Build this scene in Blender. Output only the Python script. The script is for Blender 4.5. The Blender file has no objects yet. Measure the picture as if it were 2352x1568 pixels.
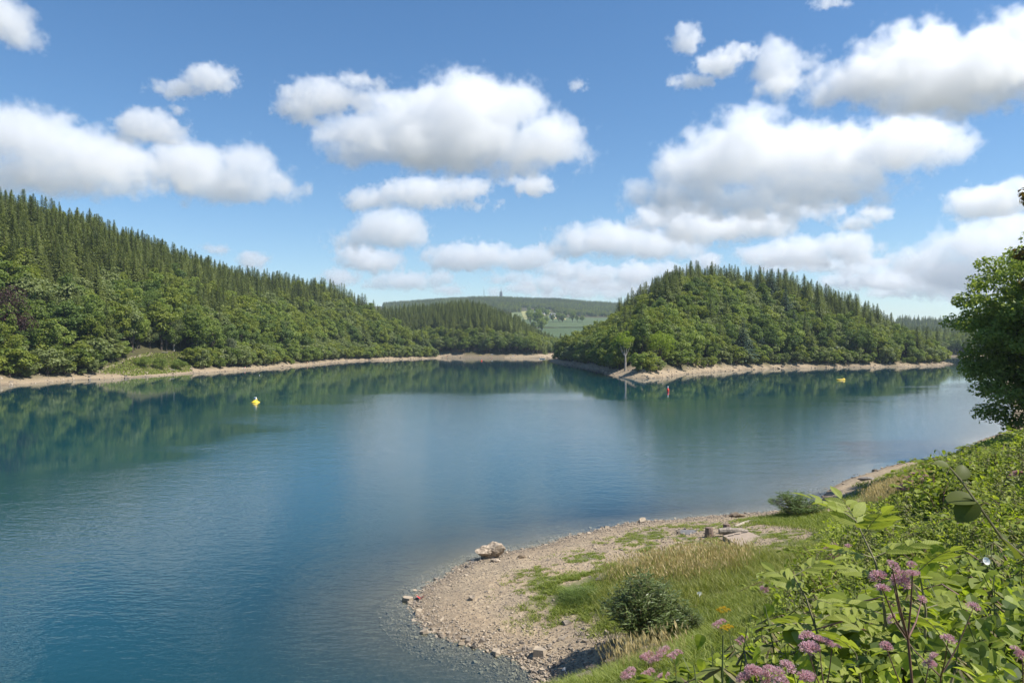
# Reservoir in a wooded valley: camera, sky and sun first, then terrain and water, forest, bank plants, small things.
import bpy, math, random
import numpy as np
from mathutils import Vector, Matrix

S = bpy.context.scene
C = S.collection
RNG = np.random.default_rng(7)
F, CX, HY, CZ = 1680.0, 1176.0, 790.0, 12.0        # focal length, centre column, horizon row of a 2352 px wide frame; eye height

# ---------------------------------------------------------------- camera, sky, sun, exposure
cam = bpy.data.cameras.new('camera')
cam_o = bpy.data.objects.new('camera', cam); C.objects.link(cam_o); S.camera = cam_o
cam.sensor_width = 36.0; cam.lens = 36.0 * F / 2352.0
cam.clip_start = 0.1; cam.clip_end = 90000.0
cam_o.location = (0, 0, CZ); cam_o.rotation_euler = (math.radians(90) + math.atan(6.0 / F), 0, 0)

SUN_EL, SUN_AZ = math.radians(54), math.radians(104)
W = bpy.data.worlds.new('World'); S.world = W; W.use_nodes = True
_n = W.node_tree; _bg = _n.nodes['Background']; _sk = _n.nodes.new('ShaderNodeTexSky')
_sk.sky_type = 'NISHITA'; _sk.sun_disc = False; _sk.sun_elevation = SUN_EL; _sk.sun_rotation = SUN_AZ
_sk.air_density = 1.0; _sk.dust_density = 0.15; _sk.ozone_density = 2.6; _sk.altitude = 300
_hs = _n.nodes.new('ShaderNodeHueSaturation'); _hs.inputs['Saturation'].default_value = 1.22; _n.links.new(_sk.outputs[0], _hs.inputs['Color'])
_n.links.new(_hs.outputs[0], _bg.inputs[0]); _bg.inputs[1].default_value = 0.086
sun = bpy.data.lights.new('sun', 'SUN'); sun.energy = 4.6; sun.angle = math.radians(0.53); sun.color = (1.0, 0.955, 0.88)
sun_o = bpy.data.objects.new('sun', sun); C.objects.link(sun_o)
_d = Vector((math.sin(SUN_AZ) * math.cos(SUN_EL), math.cos(SUN_AZ) * math.cos(SUN_EL), math.sin(SUN_EL)))
sun_o.rotation_euler = _d.to_track_quat('Z', 'Y').to_euler()
S.view_settings.view_transform = 'Standard'; S.view_settings.look = 'None'
S.view_settings.exposure = 0.75; S.view_settings.gamma = 1.0
S.cycles.use_denoising = True
S.cycles.max_bounces = 20; S.cycles.volume_bounces = 8; S.cycles.volume_step_rate = 2.0; S.cycles.volume_max_steps = 256
S.cycles.diffuse_bounces = 3; S.cycles.glossy_bounces = 2; S.cycles.transmission_bounces = 4; S.cycles.transparent_max_bounces = 8
S.cycles.sample_clamp_indirect = 6.0
S.cycles.caustics_reflective = False; S.cycles.caustics_refractive = False

# ---------------------------------------------------------------- helpers: numbers
_T = np.random.default_rng(3).random((256, 256))
def vnoise(x, y):
    x = np.asarray(x, float); y = np.asarray(y, float)
    xi = np.floor(x).astype(int); yi = np.floor(y).astype(int); fx = x - xi; fy = y - yi
    fx = fx * fx * (3 - 2 * fx); fy = fy * fy * (3 - 2 * fy)
    a = _T[xi & 255, yi & 255]; b = _T[(xi + 1) & 255, yi & 255]; c = _T[xi & 255, (yi + 1) & 255]; d = _T[(xi + 1) & 255, (yi + 1) & 255]
    return (a * (1 - fx) + b * fx) * (1 - fy) + (c * (1 - fx) + d * fx) * fy
def fbm(x, y, o=3):
    s = 0; a = .5
    for i in range(o):
        s = s + a * (vnoise(x + 17.3 * i, y - 9.1 * i) - .5) * 2; x = np.asarray(x) * 2.1; y = np.asarray(y) * 2.1; a *= .5
    return s
def sstep(a, b, x):
    t = np.clip((np.asarray(x, float) - a) / (b - a), 0, 1); return t * t * (3 - 2 * t)
def seg_dist(x, y, pts, closed):
    P = np.asarray(pts, float); Q = np.roll(P, -1, 0) if closed else P[1:]
    if not closed: P = P[:-1]
    best = np.full(np.shape(x), 1e18)
    for (ax, ay), (bx, by) in zip(P, Q):
        dx, dy = bx - ax, by - ay; L2 = dx * dx + dy * dy + 1e-12
        t = np.clip(((x - ax) * dx + (y - ay) * dy) / L2, 0, 1)
        best = np.minimum(best, (x - ax - t * dx) ** 2 + (y - ay - t * dy) ** 2)
    return np.sqrt(best)
def inside(x, y, pts):
    r = np.zeros(np.shape(x), bool); n = len(pts)
    for i in range(n):
        ax, ay = pts[i]; bx, by = pts[(i + 1) % n]
        if ay == by: continue
        c = ((ay > y) != (by > y)) & (x < (bx - ax) * (y - ay) / (by - ay) + ax)
        r ^= c
    return r
def sdist(x, y, pts):
    d = seg_dist(x, y, pts, True); return np.where(inside(x, y, pts), d, -d)
def W0(px, py, z=0.0):
    d = (CZ - z) * F / (py - HY); return ((px - CX) / F * d, d)

# ---------------------------------------------------------------- helpers: meshes, things
def mesh(name, parts, smooth=False):
    """parts: list of (V (n,3), Fc (m,k)) or (V, Fc, mat_index)"""
    vs = []; loops = []; tot = []; mi = []; off = 0
    for p in parts:
        V = np.asarray(p[0], float); Fc = np.asarray(p[1], int)
        if len(V) == 0: continue
        vs.append(V); loops.append((Fc + off).ravel()); tot.append(np.full(len(Fc), Fc.shape[1])); mi.append(np.full(len(Fc), p[2] if len(p) > 2 else 0)); off += len(V)
    V = np.concatenate(vs); Lp = np.concatenate(loops); T = np.concatenate(tot); M_ = np.concatenate(mi)
    me = bpy.data.meshes.new(name); me.vertices.add(len(V)); me.vertices.foreach_set('co', V.astype(np.float32).ravel())
    me.loops.add(len(Lp)); me.loops.foreach_set('vertex_index', Lp.astype(np.int32))
    me.polygons.add(len(T)); st = np.concatenate([[0], np.cumsum(T)[:-1]])
    me.polygons.foreach_set('loop_start', st.astype(np.int32)); me.polygons.foreach_set('loop_total', T.astype(np.int32))
    me.polygons.foreach_set('material_index', M_.astype(np.int32))
    me.polygons.foreach_set('use_smooth', np.full(len(T), smooth))
    me.update(calc_edges=True); me.validate()
    return me
def obj(name, me, mats=None, parent=None, loc=None, rz=None, scale=None):
    o = bpy.data.objects.new(name, me); C.objects.link(o)
    if me is not None and mats is not None and len(me.materials) == 0:
        for m in (mats if isinstance(mats, (list, tuple)) else [mats]): me.materials.append(m)
    if parent is not None: o.parent = parent
    if loc is not None: o.location = loc
    if rz is not None: o.rotation_euler = (0, 0, rz)
    if scale is not None: o.scale = scale if isinstance(scale, (tuple, list)) else (scale,) * 3
    return o
def tag(o, label=None, cat=None, group=None, kind=None):
    if label: o['label'] = label
    if cat: o['category'] = cat
    if group: o['group'] = group
    if kind: o['kind'] = kind
    return o
def empty(name, loc=(0, 0, 0), rz=0.0, scale=1.0):
    o = bpy.data.objects.new(name, None); C.objects.link(o); o.location = loc; o.rotation_euler = (0, 0, rz)
    o.scale = scale if isinstance(scale, (tuple, list)) else (scale,) * 3
    o.empty_display_size = .2
    return o
def nrm(v): return v / (np.linalg.norm(v, axis=-1, keepdims=True) + 1e-9)
def tube(path, rad, n=6, cap=True):
    P = np.asarray(path, float); R = np.broadcast_to(np.asarray(rad, float), (len(P),))
    T = nrm(np.gradient(P, axis=0)); up = np.array([0, 0, 1.]) if abs(T[0][2]) < .9 else np.array([1., 0, 0])
    V = []
    for i in range(len(P)):
        a = nrm(np.cross(T[i], up)); b = np.cross(T[i], a); up = nrm(np.cross(a, T[i])) if i else up
        a = nrm(np.cross(T[i], up)); b = np.cross(a, T[i])
        th = np.arange(n) * 2 * math.pi / n
        V.append(P[i] + R[i] * (np.cos(th)[:, None] * a + np.sin(th)[:, None] * b))
    V = np.concatenate(V); Fc = []
    for i in range(len(P) - 1):
        for j in range(n):
            k = (j + 1) % n; Fc.append([i * n + j, i * n + k, (i + 1) * n + k, (i + 1) * n + j])
    return V, np.array(Fc)
def box(x0, x1, y0, y1, z0, z1):
    V = [(x, y, z) for z in (z0, z1) for y in (y0, y1) for x in (x0, x1)]
    return np.array(V, float), np.array([[0, 2, 3, 1], [4, 5, 7, 6], [0, 1, 5, 4], [2, 6, 7, 3], [0, 4, 6, 2], [1, 3, 7, 5]])
def frames(nv, rng, up=None, spin=True):
    """rotation matrices (N,3,3) whose z column is nv; x column random (or towards up)"""
    nv = nrm(nv); r = rng.normal(size=nv.shape) if up is None else np.broadcast_to(np.asarray(up, float), nv.shape) + rng.normal(size=nv.shape) * .05
    x = nrm(r - (r * nv).sum(-1, keepdims=True) * nv); y = np.cross(nv, x)
    return np.stack([x, y, nv], -1)
def scatter(base_v, base_f, pos, R, s):
    """copies of a small shape: pos (N,3), R (N,3,3), s (N,) or (N,3)"""
    bv = np.asarray(base_v, float); N = len(pos); s = np.asarray(s, float)
    if s.ndim == 1: s = s[:, None]
    loc = bv[None] * s[:, None, :] if s.shape[1] == 3 else bv[None] * s[:, None, :]
    V = np.einsum('nij,nkj->nki', R, loc) + pos[:, None, :]
    Fc = np.asarray(base_f)[None] + (np.arange(N) * len(bv))[:, None, None]
    return V.reshape(-1, 3), Fc.reshape(-1, np.asarray(base_f).shape[1])
KITE = (np.array([[0, -.5, 0], [.32, 0, -.10], [0, .5, 0], [-.32, 0, -.10]]), np.array([[0, 1, 2, 3]]))

# ---------------------------------------------------------------- helpers: materials
def newmat(name):
    m = bpy.data.materials.new(name); m.use_nodes = True; t = m.node_tree; b = t.nodes['Principled BSDF']; return m, t, b
def nd(t, typ, **kw):
    n = t.nodes.new(typ)
    for k, v in kw.items():
        if hasattr(n, k): setattr(n, k, v)
    return n
def ramp(t, fac, stops):
    r = t.nodes.new('ShaderNodeValToRGB'); e = r.color_ramp.elements
    while len(e) < len(stops): e.new(.5)
    for i, (p, c) in enumerate(stops): e[i].position = p; e[i].color = (*c, 1)
    t.links.new(fac, r.inputs[0]); return r.outputs[0]
def mixc(t, f, a, b):
    m = t.nodes.new('ShaderNodeMix'); m.data_type = 'RGBA'
    for i, v in ((0, f), (6, a), (7, b)):
        if isinstance(v, bpy.types.NodeSocket): t.links.new(v, m.inputs[i])
        else: m.inputs[i].default_value = v if i == 0 else (*v, 1)
    return m.outputs[2]
def mth(t, op, a, b=None, c=None):
    n = t.nodes.new('ShaderNodeMath'); n.operation = op
    for i, v in enumerate((a, b, c)):
        if v is None: continue
        if isinstance(v, bpy.types.NodeSocket): t.links.new(v, n.inputs[i])
        else: n.inputs[i].default_value = v
    return n.outputs[0]
def noise(t, scale, detail=4, rough=.55, vec=None, out=0):
    n = t.nodes.new('ShaderNodeTexNoise'); n.inputs['Scale'].default_value = scale; n.inputs['Detail'].default_value = detail; n.inputs['Roughness'].default_value = rough
    if vec is not None: t.links.new(vec, n.inputs['Vector'])
    return n.outputs[out]
def leafmat(name, lo, mid, hi, transl=.38, obvar=.35, tint=(1.25, 1.3, .6), spec=.25, rough=.5, veins=False):
    """foliage: colour varies leaf by leaf and plant by plant; part of the light passes through"""
    m, t, b = newmat(name); L = t.links
    g = nd(t, 'ShaderNodeNewGeometry'); oi = nd(t, 'ShaderNodeObjectInfo')
    f = mth(t, 'ADD', mth(t, 'MULTIPLY', g.outputs['Random Per Island'], 1 - obvar), mth(t, 'MULTIPLY', oi.outputs['Random'], obvar))
    col = ramp(t, f, [(.1, lo), (.5, mid), (.95, hi)])
    if veins:      # midrib and side veins of a single leaf, in its own coordinates
        tc = nd(t, 'ShaderNodeTexCoord'); sp = nd(t, 'ShaderNodeSeparateXYZ'); L.new(tc.outputs['Object'], sp.inputs[0]); ax = mth(t, 'ABSOLUTE', sp.outputs[0])
        w = mth(t, 'SINE', mth(t, 'MULTIPLY', mth(t, 'SUBTRACT', sp.outputs[1], mth(t, 'MULTIPLY', ax, .9)), 62.0))
        v = mth(t, 'MAXIMUM', mth(t, 'POWER', mth(t, 'MAXIMUM', w, 0.0), 3.0), mth(t, 'LESS_THAN', ax, .014))
        sp2 = noise(t, 7.0, 3, .6, tc.outputs['Object']); col = mixc(t, mth(t, 'MULTIPLY', mth(t, 'SUBTRACT', sp2, .35), .7), col, tuple(c * .55 for c in mid)); col = mixc(t, mth(t, 'MULTIPLY', v, .2), col, tuple(min(1, c * 1.5) for c in hi))
        bp = nd(t, 'ShaderNodeBump'); bp.inputs['Strength'].default_value = .22; bp.inputs['Distance'].default_value = .006; L.new(w, bp.inputs['Height']); L.new(bp.outputs[0], b.inputs['Normal'])
    L.new(col, b.inputs['Base Color']); b.inputs['Roughness'].default_value = rough; b.inputs['Specular IOR Level'].default_value = spec
    tr = nd(t, 'ShaderNodeBsdfTranslucent')
    tm = nd(t, 'ShaderNodeMix'); tm.data_type = 'RGBA'; tm.blend_type = 'MULTIPLY'; tm.inputs[0].default_value = 1
    L.new(col, tm.inputs[6]); tm.inputs[7].default_value = (*tint, 1); L.new(tm.outputs[2], tr.inputs[0])
    mx = nd(t, 'ShaderNodeMixShader'); mx.inputs[0].default_value = transl
    L.new(b.outputs[0], mx.inputs[1]); L.new(tr.outputs[0], mx.inputs[2]); L.new(mx.outputs[0], t.nodes['Material Output'].inputs[0])
    return m
def plain(name, col, rough=.6, var=.15, scale=6, bump=0.0, metallic=0, detail=5, col2=None, coord='Object'):
    m, t, b = newmat(name); tc = nd(t, 'ShaderNodeTexCoord')
    n = noise(t, scale, detail, .6, tc.outputs[coord])
    a = tuple(max(0, c * (1 - var * 1.6)) for c in col); c2 = tuple(min(1, c * (1 + var)) for c in col) if col2 is None else col2
    t.links.new(ramp(t, n, [(.3, a), (.7, c2)]), b.inputs['Base Color']); b.inputs['Roughness'].default_value = rough; b.inputs['Metallic'].default_value = metallic
    if bump:
        bp = nd(t, 'ShaderNodeBump'); bp.inputs['Strength'].default_value = bump; bp.inputs['Distance'].default_value = .05
        t.links.new(n, bp.inputs['Height']); t.links.new(bp.outputs[0], b.inputs['Normal'])
    return m
# ---------------------------------------------------------------- the land: shores as polygons, heights from the distance to them
_near = [W0(*p) for p in [(1262, 1600), (1225, 1545), (1180, 1502), (1110, 1490), (1000, 1455), (962, 1420), (945, 1385), (985, 1340), (1050, 1300), (1100, 1279), (1160, 1263),
         (1240, 1250), (1330, 1225), (1450, 1201), (1600, 1190), (1700, 1182), (1800, 1174), (1890, 1152), (1908, 1122), (1960, 1096), (2040, 1070), (2100, 1057),
         (2180, 1049), (2228, 1032), (2250, 1012), (2310, 990)]]
NEAR = [(-400, -60), (-60, 2), (-22, 11), (-6, 18.5), (-.8, 22.5)] + _near + [(92, 134), (126, 188), (180, 275), (268, 410), (400, 620), (560, 860), (900, 1400), (7000, 2000), (7000, -900), (-7000, -900), (-7000, -300)]
FOOT = [(-420, -80), (-60, -6), (-24, 6), (-8, 15), (1.4, 21.6), (4.6, 23.8), (9.4, 30), (16, 39), (32, 57), (42, 66), (60, 84), (82, 104), (150, 170), (320, 330), (620, 640), (1400, 1200)]
LEFT = [(-7000, -250), (-330, -60), (-262, 60), (-205, 150)] + [W0(*p) for p in [(0, 885), (90, 879), (170, 873), (230, 871), (300, 868), (380, 862), (450, 857), (520, 853), (600, 848), (700, 840),
        (760, 834), (800, 830), (880, 826.5), (960, 824), (1018, 822.5)]] + [(-60, 630), (-85, 690), (-160, 760), (-300, 900), (-7000, 1200)]
BACK = [(-120, 690), (-66, 640), (-40, 634), (-10, 634), (14, 628), (29, 622), (34, 640), (48, 720), (90, 860), (160, 1020), (420, 1200), (1500, 1500), (7000, 2300), (7000, 9000), (-7000, 9000), (-7000, 1000), (-300, 800)]
ISLE = [(25, 512), (30, 440)] + [W0(*p) for p in [(1300, 836), (1340, 844), (1395, 857), (1400, 862), (1430, 867), (1480, 869), (1530, 867), (1560, 861), (1600, 857), (1650, 853), (1720, 849),
        (1800, 846), (1950, 843.5), (2050, 842.5), (2120, 841), (2172, 839.5)]] + [(268, 446), (276, 500), (240, 545), (150, 570), (70, 560), (36, 540)]
RIGHT = [(330, 735), (400, 700), (450, 690), (520, 720), (800, 1000), (2000, 1700), (2000, 2600), (330, 1400), (280, 900)]

_PXL = np.array([-400, 0, 200, 330, 480, 570, 640, 740, 800, 860, 920, 960, 1010, 1040]); _ZL = np.array([84, 71, 66, 60, 51, 47, 46, 45, 40, 33, 24, 14, 3, 0])
_PXC = np.array([1240, 1300, 1380, 1450, 1550, 1620, 1700, 1800, 1900, 2000, 2100, 2150, 2190]); _ZC = np.array([0, 8, 20, 32, 38, 38, 37, 36, 29, 22, 15, 9, 0])
def lands(x, y):
    return [sdist(x, y, p) for p in (NEAR, LEFT, BACK, ISLE, RIGHT)]
def bank(x, y):
    """signed distance beyond the foot of the near bank (positive up the bank)"""
    d = seg_dist(x, y, FOOT, False)
    poly = FOOT + [(7000, 1200), (7000, -900), (-7000, -900), (-420, -900)]
    return np.where(inside(x, y, poly), d, -d)
def height(x, y, detail=True):
    x = np.asarray(x, float); y = np.asarray(y, float); shp = x.shape; x = x.ravel(); y = y.ravel()
    sN, sL, sB, sC, sR = lands(x, y)
    wob = fbm(x / 2.2, y / 2.2, 3) * .28 + fbm(x / 14 + 5, y / 14, 2) * .5
    wobf = fbm(x / 9, y / 9, 3) * 1.6
    px = CX + F * x / np.maximum(y, 30)
    z = np.full(x.shape, -1e9)
    # near bank
    b = bank(x, y); s = sN + wob * np.exp(-np.abs(sN) / 6) * np.clip(-b / 7, 0, 1); t = s / np.maximum(s + np.maximum(-b, 0), .01)
    zn = np.where(b < 0, 1.9 * t ** 1.05, 1.9 + .475 * b + .35 * np.sin(b * .5) * np.minimum(b / 4, 1)); zn = np.minimum(zn, 10.35 + .06 * np.maximum(b - 18, 0))
    zn = zn + np.where(b > 0, fbm(x / 3, y / 3, 3) * .25 * np.minimum(b / 3, 1), fbm(x / 1.5, y / 1.5, 3) * .05 * np.clip(s, 0, 1))
    z = np.where(s > 0, zn, -.15 * -s - .004 * s * s)
    land = s > 0; zu = np.where(s > 0, 0, -.15 * -s - .004 * s * s); best = s.copy()
    def hill(z, land, best, sd, H, w, beach, slope, wb):
        sd = sd + wb * np.exp(-np.abs(sd) / 20)
        u = np.clip((sd - beach) / w, 0, 1)
        zz = np.minimum(sd, beach) * slope + H * np.sin(u * math.pi / 2) ** 1.05 + fbm(x / 25, y / 25, 3) * np.clip(sd - beach, 0, 20) * .12 + fbm(x / 4, y / 4, 2) * .3 * np.clip(sd / 4, 0, 1)
        z = np.where(sd > 0, np.where(land, np.maximum(z, zz), zz), z); land = land | (sd > 0); best = np.maximum(best, sd)
        return z, land, best
    z, land, best = hill(z, land, best, sL, np.interp(px, _PXL, _ZL), np.interp(px, [0, 700, 1000], [175, 110, 70]), 5.5, .22, wobf * .6)
    z, land, best = hill(z, land, best, sC, np.interp(px, _PXC, _ZC), 82, 4.2, .38, wobf * .6)
    # middle hill behind the inlet, rising to farmland and the long far ridge
    far = np.interp(y, [900, 1250, 1500, 2300, 2900, 3300, 4200, 9000], [10, 26, 46, 116, 178, 200, 150, 150])
    t_ = x / np.maximum(y, 100)
    far = far * np.interp(t_, [-1.2, -.6, -.17, -.1, -.02, .04, .1, .16, .3, .62, 1.5], [.8, .9, .90, .98, 1.03, .985, .93, .86, .86, .76, .8])
    far = far + fbm(x / 260, y / 400, 3) * 13 * sstep(1500, 2400, y)
    far = far * (1 - sstep(.42, .5, t_)) + sstep(.42, .5, t_) * np.interp(y, [900, 1150, 1250, 1500, 1700, 9000], [6, 27, 37, 58, 62, 62])
    Hm = np.interp(px, [900, 960, 1020, 1100, 1180, 1210, 1235, 1262, 1300], [34, 35, 36, 37, 31, 23, 12, 4, 2])
    mid = Hm * np.sin(np.clip((sB - 12) / 118, 0, 1) * math.pi / 2) * (1 - sstep(820, 1050, y))
    zb = np.minimum(np.maximum(sB, 0), 12) * .26 + np.maximum(mid, far * sstep(60, 420, sB)) + fbm(x / 25, y / 25, 3) * np.clip(sB - 12, 0, 30) * .06 + wobf * .2
    z = np.where(sB > 0, np.where(land, np.maximum(z, zb), zb), z); land |= sB > 0; best = np.maximum(best, sB)
    zr = np.minimum(np.maximum(sR, 0), 10) * .2 + np.interp(sR, [10, 120, 330, 600], [0, 8, 26, 60])
    z = np.where((sR > 0) & (sB <= 0), zr, z); land |= sR > 0; best = np.maximum(best, sR)
    z = np.where(land, z, np.maximum(np.maximum(z, -.15 * -best - .004 * best * best), -9.0))
    z = np.where(land, z, np.maximum(-.15 * -best - .004 * best * best, -9.0))
    return z.reshape(shp)
def h1(x, y): return float(height(np.array([x]), np.array([y]))[0])
def hit(px, py, lo=1.5, hi=1200.0):
    """where the sight line through a frame point meets the land or the water"""
    dd = np.concatenate([np.arange(lo, 120, .12), np.arange(120, hi, 1.5)]); x = (px - CX) / F * dd; zr = CZ - (py - HY) / F * dd
    hh = np.maximum(height(x, dd), 0); k = np.argmax(zr <= hh)
    return Vector((x[k], dd[k], hh[k]))
def hits(pts): return [tuple(hit(*p)[:2]) for p in pts]

def spaced(lo, hi, a, b, s, g):
    mid = list(np.arange(a, b + 1e-6, s)); r = [mid[-1]]; st = s
    while r[-1] < hi: st *= g; r.append(r[-1] + st)
    l = [mid[0]]; st = s
    while l[-1] > lo: st *= g; l.append(l[-1] - st)
    return np.array(l[::-1] + mid[1:-1] + r)
def grid_mesh(xs, ys, zf, keep=None):
    X, Y = np.meshgrid(xs, ys); Z = zf(X, Y); nx, ny = len(xs), len(ys)
    V = np.stack([X, Y, Z], -1).reshape(-1, 3); i = np.arange(nx * ny).reshape(ny, nx)
    Fc = np.stack([i[:-1, :-1], i[:-1, 1:], i[1:, 1:], i[1:, :-1]], -1).reshape(-1, 4)
    if keep is not None: Fc = Fc[keep(V, Fc)]
    return V, Fc
def attr(me, name, vals):
    a = me.attributes.new(name, 'FLOAT', 'POINT'); a.data.foreach_set('value', np.asarray(vals, np.float32))

# vegetated areas on the near beach (frame outlines turned into places on the ground)
MEADOW = hits([(1390, 1345), (1415, 1318), (1480, 1297), (1560, 1278), (1640, 1270), (1720, 1272), (1790, 1278), (1850, 1272), (1905, 1258), (1905, 1330), (1760, 1420), (1660, 1480), (1560, 1500), (1470, 1470), (1400, 1440), (1360, 1400)])
FARGRASS = hits([(1700, 1195), (1790, 1182), (1880, 1180), (1920, 1175), (1920, 1205), (1860, 1214), (1800, 1206), (1740, 1203)])
SPARSE = hits([(1160, 1400), (1190, 1320), (1270, 1285), (1370, 1250), (1500, 1212), (1650, 1200), (1700, 1195), (1760, 1215), (1890, 1215), (1905, 1240), (1700, 1262), (1560, 1255), (1440, 1290), (1400, 1340), (1350, 1400), (1250, 1400), (1300, 1440), (1180, 1420)])
GREEN = hits([(1215, 1385), (1255, 1345), (1330, 1322), (1400, 1300), (1440, 1330), (1420, 1440), (1370, 1440), (1330, 1410), (1265, 1412)])
def veg_amount(x, y):
    b = bank(x, y); v = sstep(-1.2, .8, b + fbm(x / 1.2, y / 1.2, 3) * .9)
    v = np.maximum(v, sstep(-.8, .6, sdist(x, y, MEADOW) + fbm(x * .9, y * .9, 3) * 1.0))
    v = np.maximum(v, sstep(-.6, .8, sdist(x, y, FARGRASS) + fbm(x * .7, y * .7, 3)))
    v = np.maximum(v, .7 * sstep(-.9, .9, sdist(x, y, GREEN) + fbm(x * 1.1, y * 1.1, 3) * 1.1))
    v = np.maximum(v, .62 * sstep(-1.5, 1.5, sdist(x, y, SPARSE)) * sstep(-.05, .3, fbm(x / 1.1 + 4, y / 1.1, 3)))
    v = np.maximum(v, sstep(46, 60, y) * .8 * sstep(-5, -2.5, b))
    return v

def ground_material():
    m, t, b = newmat('ground'); L = t.links; tc = nd(t, 'ShaderNodeTexCoord'); P = tc.outputs['Object']
    av = nd(t, 'ShaderNodeAttribute'); av.attribute_name = 'veg'; af = nd(t, 'ShaderNodeAttribute'); af.attribute_name = 'woods'; aw = nd(t, 'ShaderNodeAttribute'); aw.attribute_name = 'wet'
    big = noise(t, .22, 4, .6, P); fine = noise(t, 5.0, 6, .75, P)
    vo = nd(t, 'ShaderNodeTexVoronoi'); vo.inputs['Scale'].default_value = 7.0; L.new(P, vo.inputs['Vector'])
    gr = ramp(t, fine, [(.25, (.17, .13, .085)), (.5, (.33, .255, .165)), (.75, (.46, .36, .24))])
    gr = mixc(t, ramp(t, big, [(.4, (0, 0, 0)), (.62, (1, 1, 1))]), gr, mixc(t, .5, gr, (.42, .29, .17)))
    sep = nd(t, 'ShaderNodeSeparateColor'); L.new(vo.outputs['Color'], sep.inputs[0])
    gr = mixc(t, .4, gr, ramp(t, sep.outputs[0], [(.2, (.18, .15, .115)), (.6, (.34, .27, .18)), (.9, (.47, .38, .265))]))
    spz = nd(t, 'ShaderNodeSeparateXYZ'); L.new(P, spz.inputs[0])
    bandn = noise(t, .5, 4, .7, P); bz = mth(t, 'ADD', mth(t, 'MULTIPLY', spz.outputs[2], 2.6), mth(t, 'MULTIPLY', bandn, 2.2))
    gr = mixc(t, mth(t, 'MULTIPLY', mth(t, 'POWER', mth(t, 'ABSOLUTE', mth(t, 'SINE', mth(t, 'MULTIPLY', bz, 3.14))), 3.0), .28), gr, (.12, .10, .08))
    gr = mixc(t, mth(t, 'MULTIPLY', aw.outputs['Fac'], .62), gr, (.075, .062, .05))
    ve = ramp(t, fine, [(.3, (.055, .068, .020)), (.55, (.10, .125, .035)), (.75, (.17, .165, .06))])
    edge = mth(t, 'ADD', av.outputs['Fac'], mth(t, 'MULTIPLY', mth(t, 'SUBTRACT', fine, .5), .55))
    c = mixc(t, ramp(t, edge, [(.38, (0, 0, 0)), (.66, (1, 1, 1))]), gr, ve)
    fo = ramp(t, noise(t, .6, 5, .7, P), [(.3, (.045, .04, .02)), (.7, (.09, .085, .035))])
    c = mixc(t, af.outputs['Fac'], c, fo)
    L.new(c, b.inputs['Base Color']); b.inputs['Roughness'].default_value = .92; b.inputs['Specular IOR Level'].default_value = .15
    bp = nd(t, 'ShaderNodeBump'); bp.inputs['Strength'].default_value = .7; bp.inputs['Distance'].default_value = .06
    L.new(mth(t, 'ADD', fine, mth(t, 'MULTIPLY', vo.outputs['Distance'], .5)), bp.inputs['Height']); L.new(bp.outputs[0], b.inputs['Normal'])
    return m

_xs = spaced(-6800, 6800, -8, 58, .62, 1.032); _ys = spaced(-700, 8800, 1.5, 98, .62, 1.026)
gV, gF = grid_mesh(_xs, _ys, lambda X, Y: height(X, Y))
ground_me = mesh('ground', [(gV, gF)], True)
_sn, _sl, _sb, _sc, _sr = lands(gV[:, 0], gV[:, 1])
attr(ground_me, 'veg', veg_amount(gV[:, 0], gV[:, 1]) * (_sn > 0))
_wd = np.maximum.reduce([sstep(4.5, 8, _sl + fbm(gV[:, 0] / 6, gV[:, 1] / 6, 2) * 2.5), sstep(10.5, 14, _sb + fbm(gV[:, 0] / 9, gV[:, 1] / 9, 2) * 4), (1 - np.exp(-np.maximum(0, np.hypot(gV[:, 0] - 51, gV[:, 1] - 266) - 12) / 6)) * sstep(3.6, 6.5, _sc + fbm(gV[:, 0] / 6, gV[:, 1] / 6, 2) * 2.5), sstep(6, 10, _sr), sstep(130, 170, gV[:, 1]) * sstep(12, 20, _sn)])
attr(ground_me, 'woods', _wd)
attr(ground_me, 'wet', 1 - sstep(.0, .16, gV[:, 2]))
tag(obj('ground', ground_me, ground_material()), 'stony shore, bank and wooded slopes around the lake', kind='structure')

_gZ = gV[:, 2].reshape(len(_ys), len(_xs))
def height(x, y):
    """height of the ground sheet as built (from here on everything is set down on it)"""
    x = np.asarray(x, float); y = np.asarray(y, float)
    i = np.clip(np.searchsorted(_xs, x) - 1, 0, len(_xs) - 2); j = np.clip(np.searchsorted(_ys, y) - 1, 0, len(_ys) - 2)
    u = np.clip((x - _xs[i]) / (_xs[i + 1] - _xs[i]), 0, 1); v = np.clip((y - _ys[j]) / (_ys[j + 1] - _ys[j]), 0, 1)
    return (_gZ[j, i] * (1 - u) + _gZ[j, i + 1] * u) * (1 - v) + (_gZ[j + 1, i] * (1 - u) + _gZ[j + 1, i + 1] * u) * v

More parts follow.
